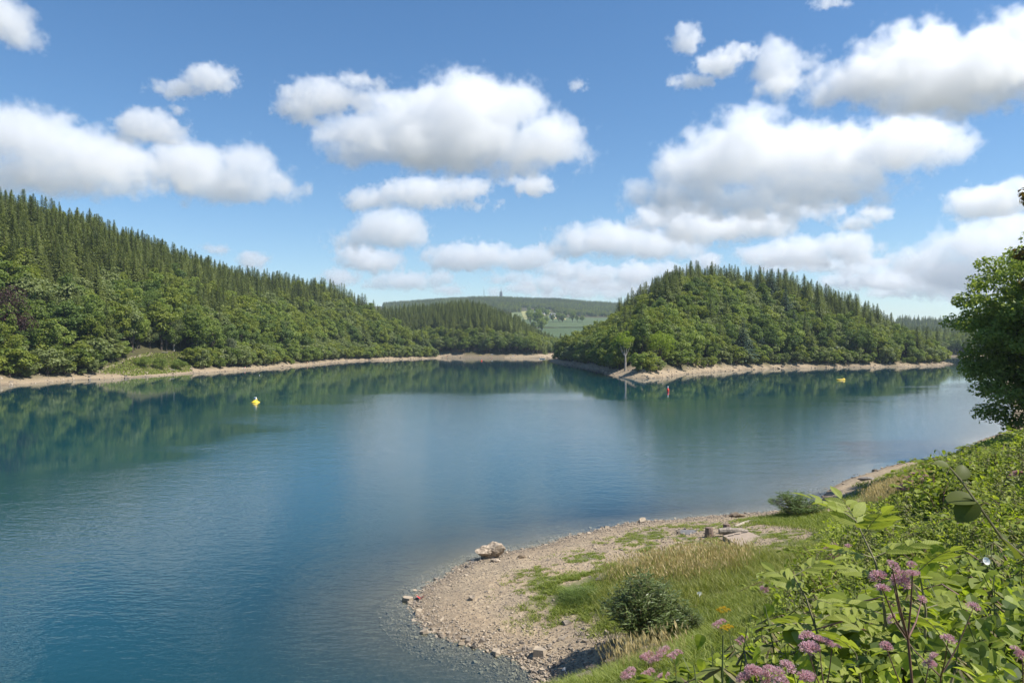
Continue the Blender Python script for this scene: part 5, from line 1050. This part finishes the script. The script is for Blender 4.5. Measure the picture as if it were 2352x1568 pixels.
# ---------------------------------------------------------------- things on the water and the far shores
def lathe(prof, n=16):
    V = np.array([(math.cos(a) * q, math.sin(a) * q, z) for q, z in prof for a in np.arange(n) * 2 * math.pi / n]); Fc = [[i * n + j, i * n + (j + 1) % n, (i + 1) * n + (j + 1) % n, (i + 1) * n + j] for i in range(len(prof) - 1) for j in range(n)]
    return V, np.array(Fc)
M_YEL = plain('yellow_plastic', (.82, .58, .03), .45, .06, 4); M_WHT = plain('white_paint', (.8, .8, .78), .5, .05, 4); M_RED = plain('red_plastic', (.72, .05, .03), .45, .08, 4); M_BLUEGREY = plain('blue_grey_panel', (.32, .42, .52), .35, .1, 4)
M_SKIN = plain('skin', (.55, .33, .22), .6, .06, 6); M_CLOTH_R = plain('red_cloth', (.6, .10, .08), .8, .1, 8); M_CLOTH_W = plain('white_cloth', (.72, .72, .72), .8, .05, 8); M_CLOTH_B = plain('blue_cloth', (.10, .2, .5), .8, .1, 8); M_CLOTH_Y = plain('yellow_cloth', (.7, .6, .1), .8, .1, 8)
x, y = W0(587, 924); e = empty('marker_buoy', (x, y, 0), -.3, .85)
obj('float_body', mesh('float_body', [lathe([(.05, -.5), (.75, -.35), (1.02, -.02), (1.0, .12), (.72, .26), (.42, .5), (.36, .62), (.02, .63)])], True), M_YEL, e)
hd = obj('instrument_head', mesh('instrument_head', [box(-.30, .22, -.2, .2, .6, 1.28)]), M_WHT, e); obj('solar_panel', mesh('solar_panel', [box(-.26, .18, -.222, -.203, .66, 1.2)]), M_BLUEGREY, hd)
obj('lamp', mesh('lamp', [lathe([(.11, .58), (.12, .84), (.08, .92), (.01, .93)], 10)], True), M_YEL, e, loc=(.40, 0, 0)); tag(e, 'yellow marker buoy with a white instrument head on the left water', 'buoy')
x, y = W0(1534, 899); e = empty('spar_buoy', (x, y, 0), 0, .85); obj('lower_float', mesh('lower_float', [lathe([(.16, -.6), (.34, -.1), (.38, .4), (.34, .75), (.2, .95), (.15, 1.0)])], True), M_RED, e); obj('upper_rod', mesh('upper_rod', [lathe([(.13, .98), (.13, 1.2), (.17, 1.25), (.17, 1.55), (.02, 1.6)])], True), M_WHT, e); tag(e, 'slim red and white spar buoy off the headland', 'buoy')
x, y = W0(1106, 829); tag(obj('red_float', mesh('red_float', [lathe([(.05, -.3), (.5, -.1), (.55, .25), (.35, .6), (.02, .7)])], True), M_RED, loc=(x, y, 0)), 'small red float far out in the inlet', 'buoy')
# people: one skinned body each
def person(pos, rz, joints, label, shirt=None, s=1.0, hair=(.10, .07, .05)):
    """joints: name -> (x, y, z); grown with the skin modifier"""
    order = ['pelvis', 'chest', 'neck', 'head', 'lsh', 'lel', 'lha', 'rsh', 'rel', 'rha', 'lhip', 'lkn', 'lft', 'lto', 'rhip', 'rkn', 'rft', 'rto']; rad = dict(pelvis=.15, chest=.16, neck=.06, head=.10, lsh=.07, lel=.045, lha=.04, rsh=.07, rel=.045, rha=.04, lhip=.10, lkn=.065, lft=.045, lto=.035, rhip=.10, rkn=.065, rft=.045, rto=.035)
    ed = [('pelvis', 'chest'), ('chest', 'neck'), ('neck', 'head'), ('chest', 'lsh'), ('lsh', 'lel'), ('lel', 'lha'), ('chest', 'rsh'), ('rsh', 'rel'), ('rel', 'rha'), ('pelvis', 'lhip'), ('lhip', 'lkn'), ('lkn', 'lft'), ('lft', 'lto'), ('pelvis', 'rhip'), ('rhip', 'rkn'), ('rkn', 'rft'), ('rft', 'rto')]
    me = bpy.data.meshes.new('person_body'); me.from_pydata([joints[k] for k in order], [(order.index(a), order.index(b)) for a, b in ed], []); o = bpy.data.objects.new('body', me); C.objects.link(o)
    md = o.modifiers.new('skin', 'SKIN'); me.skin_vertices or None
    for i, k in enumerate(order): me.skin_vertices[0].data[i].radius = (rad[k], rad[k])
    me.skin_vertices[0].data[0].use_root = True; o.modifiers.new('sub', 'SUBSURF').levels = 1; o.modifiers['sub'].render_levels = 2; me.materials.append(M_SKIN)
    e = empty('person', pos, rz, s); o.parent = e
    hx, hy, hz = joints['head']; V, Fc = lathe([(.105, -.02), (.12, .05), (.09, .12), (.02, .145)], 10); hm = plain('hair', hair, .8, .2, 10); obj('hair', mesh('hair', [(V + np.array([hx, hy, hz]), Fc)], True), hm, e)
    if shirt is not None:
        p0 = np.array(joints['pelvis']); p1 = np.array(joints['chest']); d = p1 - p0; pts = [p0 - d * .3, p0, p0 + d * .6, p1 + d * .12]; obj('clothing', mesh('clothing', [tube(pts, [.19, .20, .205, .16], 10)], True), shirt, e)
    tag(e, label, 'person'); return e
STAND = dict(pelvis=(0, 0, .92), chest=(0, 0, 1.32), neck=(0, 0, 1.48), head=(0, -.02, 1.62), lsh=(-.2, 0, 1.4), lel=(-.26, 0, 1.12), lha=(-.24, -.08, .86), rsh=(.2, 0, 1.4), rel=(.27, 0, 1.12), rha=(.25, -.06, .86), lhip=(-.1, 0, .86), lkn=(-.11, 0, .48), lft=(-.11, 0, .06), lto=(-.12, -.16, .04), rhip=(.1, 0, .86), rkn=(.11, -.02, .48), rft=(.12, 0, .06), rto=(.13, -.16, .04))
SIT = dict(pelvis=(0, 0, .15), chest=(.0, .12, .52), neck=(0, .12, .68), head=(0, .09, .82), lsh=(-.2, .12, .6), lel=(-.3, .22, .36), lha=(-.3, .3, .08), rsh=(.2, .12, .6), rel=(.27, -.08, .42), rha=(.2, -.3, .42), lhip=(-.1, -.05, .14), lkn=(-.13, -.42, .42), lft=(-.13, -.72, .06), lto=(-.13, -.86, .05), rhip=(.1, -.05, .14), rkn=(.13, -.42, .46), rft=(.13, -.68, .06), rto=(.13, -.84, .05))
LIE = dict(pelvis=(0, 0, .17), chest=(.40, 0, .26), neck=(.55, 0, .36), head=(.68, 0, .44), lsh=(.44, .2, .26), lel=(.2, .33, .2), lha=(-.05, .3, .25), rsh=(.44, -.2, .26), rel=(.2, -.33, .2), rha=(-.04, -.28, .25), lhip=(-.06, .1, .16), lkn=(-.42, .13, .34), lft=(-.78, .13, .16), lto=(-.88, .13, .24), rhip=(-.06, -.1, .16), rkn=(-.46, -.12, .22), rft=(-.86, -.12, .14), rto=(-.93, -.12, .24))
c = hit(563, 846); person(c, .4, SIT, 'sunbather in red sitting on the sand of the left beach', M_CLOTH_R)
x, y = c.x + .1, c.y - .1
tag(obj('beach_towel', mesh('beach_towel', [(np.array([(-1.0, -.5, .06), (1.0, -.5, .06), (1.0, .5, .12), (-1.0, .5, .12)]), np.array([[0, 1, 2, 3]]))]), M_CLOTH_W, loc=(c.x - .2, c.y - 1.0, h1(c.x - .2, c.y - 1.0) + .08), rz=.2), 'white towel spread beside the sunbather on the left beach', 'towel')
c = hit(706, 837); person(c, .2, STAND, 'person with bare upper body standing on the left shore', None)
x, y = W0(596, 862); SW = {k: (v[0], v[1], v[2] - 1.5) for k, v in STAND.items()}; e = person((x, y, 0), 1.2, SW, 'swimmer with a white cap out from the left beach', None, 1.15, (.75, .75, .75))
for px, py, lab, j, sh in [(1025, 820, 'bather in red at the left end of the inlet beach', SIT, M_CLOTH_R), (1032, 818, 'bather in white at the left end of the inlet beach', STAND, M_CLOTH_W), (1129, 821, 'bather in red at the waterline of the inlet beach', SIT, M_CLOTH_R), (1183, 818, 'bather in red on the right half of the inlet beach', SIT, M_CLOTH_R)]:
    c = hit(px, py); person(c, .3, j, lab, sh)
for px, py, lab, m_ in [(1103, 815.5, 'yellow towel on the inlet beach', M_CLOTH_Y), (1179, 818, 'white towel on the right half of the inlet beach', M_CLOTH_W), (1130, 815, 'pale blanket at the upper edge of the inlet beach', M_CLOTH_W)]:
    c = hit(px, py); tag(obj('beach_towel', mesh('beach_towel', [box(-1.1, 1.1, -.6, .6, .0, .25)]), m_, loc=(c.x, c.y, c.z + .05), rz=.2), lab, 'towel')
# inflatable raft with a person lying on it
x, y = W0(1931, 873); e = empty('inflatable_raft', (x, y, 0), .12); a = np.linspace(0, 2 * math.pi, 25)
ring = np.stack([np.sign(np.cos(a)) * np.abs(np.cos(a)) ** .7 * 1.25, np.sign(np.sin(a)) * np.abs(np.sin(a)) ** .7 * .62, np.full(25, .14) + .12 * np.maximum(0, np.cos(a)) ** 2], 1)
obj('tube_rim', mesh('tube_rim', [tube(ring, .22, 8)], True), M_YEL, e); obj('floor', mesh('floor', [box(-1.05, 1.05, -.45, .45, .02, .1)]), M_BLUEGREY, e); obj('headrest', mesh('headrest', [lathe([(.02, -.3), (.28, -.25), (.36, 0), (.28, .25), (.02, .3)], 12)], True), M_YEL, e, loc=(.98, 0, .42)); tag(e, 'yellow inflatable raft on the water off the headland', 'raft')
person((x - .1, y, .06), .12, LIE, 'person lying on the yellow inflatable raft', None)
# small boat at the end of the inlet beach
def hull(L_, B, D_):
    V = []; n = 7
    for i in range(9):
        u = i / 8; w = B * .5 * math.sin(math.pi * min(.92, .18 + u * .82)) ** .6; 
        for j in range(n): th = math.pi * j / (n - 1); V.append(((u - .5) * L_, -math.cos(th) * w, D_ * (1 - math.sin(th) ** .7) + .15 * u * u))
    Fc = [[i * n + j, i * n + j + 1, (i + 1) * n + j + 1, (i + 1) * n + j] for i in range(8) for j in range(n - 1)]; return np.array(V), np.array(Fc)
x, y = W0(1245, 824.5); e = empty('rowing_boat', (x, y, -.12), .1); obj('hull', mesh('hull', [hull(4.2, 1.5, .6)], True), M_WHT, e); obj('bench', mesh('bench', [box(-.4, -.1, -.6, .6, .36, .42)]), M_BLUEGREY, e); obj('bench', mesh('bench', [box(.7, 1.0, -.55, .55, .36, .42)]), M_BLUEGREY, e); tag(e, 'small white rowing boat at the right end of the inlet beach', 'boat')
# path and grassy clearing on the left shore
def ribbon(pts, wid, lift):
    P = np.array([(q.x, q.y) for q in pts]); T = nrm(np.gradient(P, axis=0)); Nn = np.stack([-T[:, 1], T[:, 0]], 1); Lf = P + Nn * wid; Rt = P - Nn * wid; V = np.concatenate([np.c_[Lf, height(Lf[:, 0], Lf[:, 1]) + lift], np.c_[Rt, height(Rt[:, 0], Rt[:, 1]) + lift]]); n = len(P); return V, np.array([[i, n + i, n + i + 1, i + 1] for i in range(n - 1)])
pp = [hit(px, py) for px, py in zip(np.interp(np.linspace(0, 1, 30), [0, .3, .6, 1], [205, 248, 290, 352]), np.interp(np.linspace(0, 1, 30), [0, .3, .6, 1], [866, 846, 827, 813]))]
tag(obj('shore_path', mesh('shore_path', [ribbon(pp, .6, .05)], True), plain('path_gravel', (.22, .175, .125), .95, .2, .8, .2)), 'pale footpath climbing from the left beach into the wood', kind='structure')
g = rand_in(PATCH, 5200, r, .5); V, Fc = blades(g[:, 0], g[:, 1], height(g[:, 0], g[:, 1]), r.uniform(.25, .7, len(g)), r.uniform(.25, .5, len(g)), .6, r); tag(obj('clearing_grass', mesh('clearing_grass', [(V, Fc)]), M_GRASS), 'green grass of the clearing beside the left shore path', kind='stuff')
c = hit(680, 851); 
for px, py, L_, lab in [(393, 852, 3.4, 'whitish driftwood log on the left beach below the bushes')]:
    c = hit(px, py); tag(obj('driftwood_log', mesh('driftwood_log', [tube([(-L_ / 2, 0, .2), (0, .1, .32), (L_ / 2, 0, .15)], [.2, .24, .1], 7)], True), M_PALEBARK, loc=c, rz=-.2), lab, 'log')
c = hit(378, 815); e = empty('garden_bench', (c.x, c.y, c.z), .1); obj('seat', mesh('seat', [box(-1.1, 1.1, -.22, .22, .52, .6)]), M_WHT, e)
for sx in (-.8, .8): obj('leg', mesh('leg', [box(sx - .06, sx + .06, -.18, .18, 0, .52)]), M_LOGDARK, e)
tag(e, 'pale bench under the trees at the top of the clearing', 'bench')
# stones on the far shores
cand = []
for poly, seg in ((LEFT, range(3, 20)), (ISLE, range(1, 20)), (BACK, range(1, 6))):
    for i in seg:
        if i + 1 >= len(poly): continue
        ax, ay = poly[i]; bx, by = poly[i + 1]; L_ = math.hypot(bx - ax, by - ay); k = int(L_ * 2.2); u = r.random(k); nx, ny = -(by - ay) / L_, (bx - ax) / L_; o_ = r.uniform(-1, 8, k) * r.choice([-1, 1], k); cand.append(np.stack([ax + (bx - ax) * u + nx * o_, ay + (by - ay) * u + ny * o_], 1))
q = np.concatenate(cand); zq = height(q[:, 0], q[:, 1]); m = (zq > -.1) & (zq < 2.6); q, zq = q[m], zq[m]; n = len(q); cv, cf = chip(3, .5)
V, Fc = scatter(cv, cf, np.c_[q, zq + .05], frames(np.stack([r.normal(size=n) * .3, r.normal(size=n) * .3, np.ones(n)], 1), r), .5 * np.exp(r.normal(size=n) * .5)); tag(obj('shore_rubble', mesh('shore_rubble', [(V, Fc)]), M_SLATE), 'broken slate rubble along the far shores', kind='stuff')
for k, (px, py, w, h_) in enumerate([(1475, 853, 3.2, 1.2), (1500, 848, 2.6, 1.5), (1488, 836, 2.8, 1.4), (1520, 843, 2.0, 1.4), (1455, 861, 2.4, .8)]):
    c = hit(px, py); me = rock_mesh('outcrop', 60 + k, w, w * .6, h_, .5); tag(obj('rock_outcrop', me, plain('outcrop_slate%d' % k, (.30, .25, .20), .9, .35, 2.5, .8), loc=(c.x, c.y + .5, c.z + .1), rz=.4 * k), ['long layered outcrop low on the headland tip', 'slate outcrop in the middle of the headland tip', 'upper slate outcrop under the headland maples', 'slate outcrop under the lime green maple', 'small ledge at the waterline of the headland tip'][k], 'rock', 'outcrops on the headland tip')
# ---------------------------------------------------------------- far country: fields, farm, towers
def field(px_py, col, label, lift=1.2, n=14):
    a, b, c_, d = [np.array(farhit(*q)) for q in px_py]; V = []
    for i in range(n + 1):
        for j in range(n + 1):
            u, w = i / n, j / n; p = (a * (1 - u) + b * u) * (1 - w) + (d * (1 - u) + c_ * u) * w; V.append((p[0], p[1], h1(p[0], p[1]) + lift))
    Fc = [[i * (n + 1) + j, (i + 1) * (n + 1) + j, (i + 1) * (n + 1) + j + 1, i * (n + 1) + j + 1] for i in range(n) for j in range(n)]
    tag(obj('field', mesh('field', [(np.array(V), np.array(Fc))], True), plain('crop', col, .95, .12, .02)), label, kind='structure')
def farhit(px, py, lo=1000):
    dd = np.arange(lo, 3400, 4.); x = (px - CX) / F * dd; zr = CZ - (py - HY) / F * dd; k = np.argmax(zr <= height(x, dd)); return (x[k], dd[k])
field([(1195, 716), (1265, 716), (1262, 724), (1205, 735)], (.26, .25, .09), 'yellowish meadow high on the far slope')
field([(1180, 735), (1420, 730), (1420, 752), (1180, 755)], (.06, .09, .024), 'upper green pasture on the far slope')
field([(1180, 757), (1420, 753.5), (1420, 785), (1180, 785)], (.05, .082, .022), 'lower green pasture on the far slope')
field([(1175, 717), (1300, 722), (1300, 732), (1175, 733)], (.11, .135, .04), 'light green meadow around the far farm', .8)
field([(1262, 722), (1302, 733), (1296, 737), (1268, 733)], (.38, .30, .13), 'narrow stubble field beside the far farm')
field([(905, 708), (960, 707), (960, 712), (905, 712)], (.42, .31, .16), 'tan stubble field left on the far slope')
field([(2105, 745), (2215, 745), (2215, 757), (2105, 757)], (.30, .27, .10), 'straw coloured field on the distant right slope')
TR = [(1226, 741, .9), (1238, 741, 1.0), (1254, 745, .8), (1270, 742, .8), (1284, 741, 1.1), (1292, 741, 1.0), (1315, 741, 1.1), (1326, 741, .7), (1337, 741, .8), (1236, 757, 1.5), (1228, 763, 1.0), (1245, 762, 1.3), (1218, 745, 1.1), (1300, 731, .8)]
for k, (px, py, s) in enumerate(TR):
    x, y = farhit(px, py); tree('hedge_tree', BRO[k % 6], (x, y, h1(x, y)), s * 1.7, k, 'round dark tree standing alone in the far green pastures', 'tree', 'trees in the far pastures', M_BROAD)
for k in range(26):
    px = 1208 + 52 * r.random(); py = 733 - 10 * r.random() - (px - 1208) * .05; x, y = farhit(px, py); tree('copse_tree', BRO[k % 6], (x, y, h1(x, y)), 1.4 * r.uniform(.7, 1.2), k, 'dark tree in the copse around the far farm', 'tree', 'trees of the farm copse')
M_ROOF = plain('slate_roof', (.12, .12, .13), .8, .15, 1); M_WALL = plain('white_render', (.75, .73, .70), .8, .06, 1)
for k, (px, py, w, l_) in enumerate([(1222, 723, 9, 16), (1235, 722, 9, 14), (1251, 722, 11, 13), (1268, 729, 10, 14)]):
    x, y = farhit(px, py); z = h1(x, y); y -= 25; e = empty('farm_house', (x, y, z - 1), .2 * k); obj('wall', mesh('wall', [box(-l_ / 2, l_ / 2, -w / 2, w / 2, 0, 6)]), M_WALL, e); rp = np.array([(-l_ / 2 - .6, -w / 2 - .6, 5.9), (l_ / 2 + .6, -w / 2 - .6, 5.9), (l_ / 2 + .6, w / 2 + .6, 5.9), (-l_ / 2 - .6, w / 2 + .6, 5.9), (-l_ / 2 - .6, 0, 10.5), (l_ / 2 + .6, 0, 10.5)])
    obj('roof', mesh('roof', [(rp, np.array([[0, 1, 5, 4], [2, 3, 4, 5]])), (rp, np.array([[0, 4, 3], [1, 2, 5]]))]), M_ROOF, e)
    for i in range(3): obj('window', mesh('window', [box(-l_ / 3 + i * l_ / 3 - .7, -l_ / 3 + i * l_ / 3 + .7, -w / 2 - .06, -w / 2 - .02, 2.4, 4.2)]), M_SLOT, e)
    tag(e, ['leftmost white farmhouse with grey roof on the far slope', 'second farmhouse from the left on the far slope', 'white gabled farmhouse at the right of the far copse', 'separate white farmhouse right of the far copse'][k], 'house')
M_STEEL = plain('tower_steel', (.22, .23, .25), .7, .1, .3)
x, y = (1151 - CX) / F * 3150, 3150.; z = h1(x, y); e = empty('radio_tower', (x, y, z)); obj('shaft', mesh('shaft', [lathe([(4.5, 0), (3.6, 22), (3.4, 34)], 10)], True), M_STEEL, e)
for zz, q in ((20, 7.5), (26, 8.2), (32, 6.4)): obj('platform', mesh('platform', [lathe([(3, zz), (q, zz + .6), (q, zz + 3), (3, zz + 3.4)], 12)]), M_STEEL, e)
obj('antenna', mesh('antenna', [lathe([(1.6, 34), (1.4, 44), (.7, 46), (.5, 58), (.1, 59)], 8)], True), M_STEEL, e); tag(e, 'radio tower with round platforms on the far ridge', 'tower')
x, y = (1111.5 - CX) / F * 3150, 3150.; z = h1(x, y); e = empty('lattice_mast', (x, y, z)); obj('mast', mesh('mast', [tube([(sx, sy, 0), (sx * .3, sy * .3, 44)], .35, 4) for sx in (-1.4, 1.4) for sy in (-1.4, 1.4)]), M_STEEL, e); obj('cross_brace', mesh('cross_brace', [tube([(-1.4 + .02 * k, -1.3, 4 + k * 4), (1.4 - .02 * k, -1.3, 8 + k * 4)], .25, 4) for k in range(9)]), M_STEEL, e); obj('tip', mesh('tip', [tube([(0, 0, 43), (0, 0, 56)], [.4, .15], 5)]), M_STEEL, e); tag(e, 'thin lattice mast on the far ridge left of the tower', 'mast')
# ---------------------------------------------------------------- haze in the valley
hm = bpy.data.materials.new('haze'); hm.use_nodes = True; t = hm.node_tree; t.nodes.clear(); o_ = nd(t, 'ShaderNodeOutputMaterial'); v = nd(t, 'ShaderNodeVolumePrincipled'); v.inputs['Color'].default_value = (.70, .84, 1, 1); v.inputs['Density'].default_value = .00008; v.inputs['Anisotropy'].default_value = .2; t.links.new(v.outputs[0], o_.inputs['Volume'])
tag(obj('haze', mesh('haze', [box(-7200, 7200, -1100, 9300, -12, 300)]), hm), 'thin summer haze over the valley', kind='stuff')
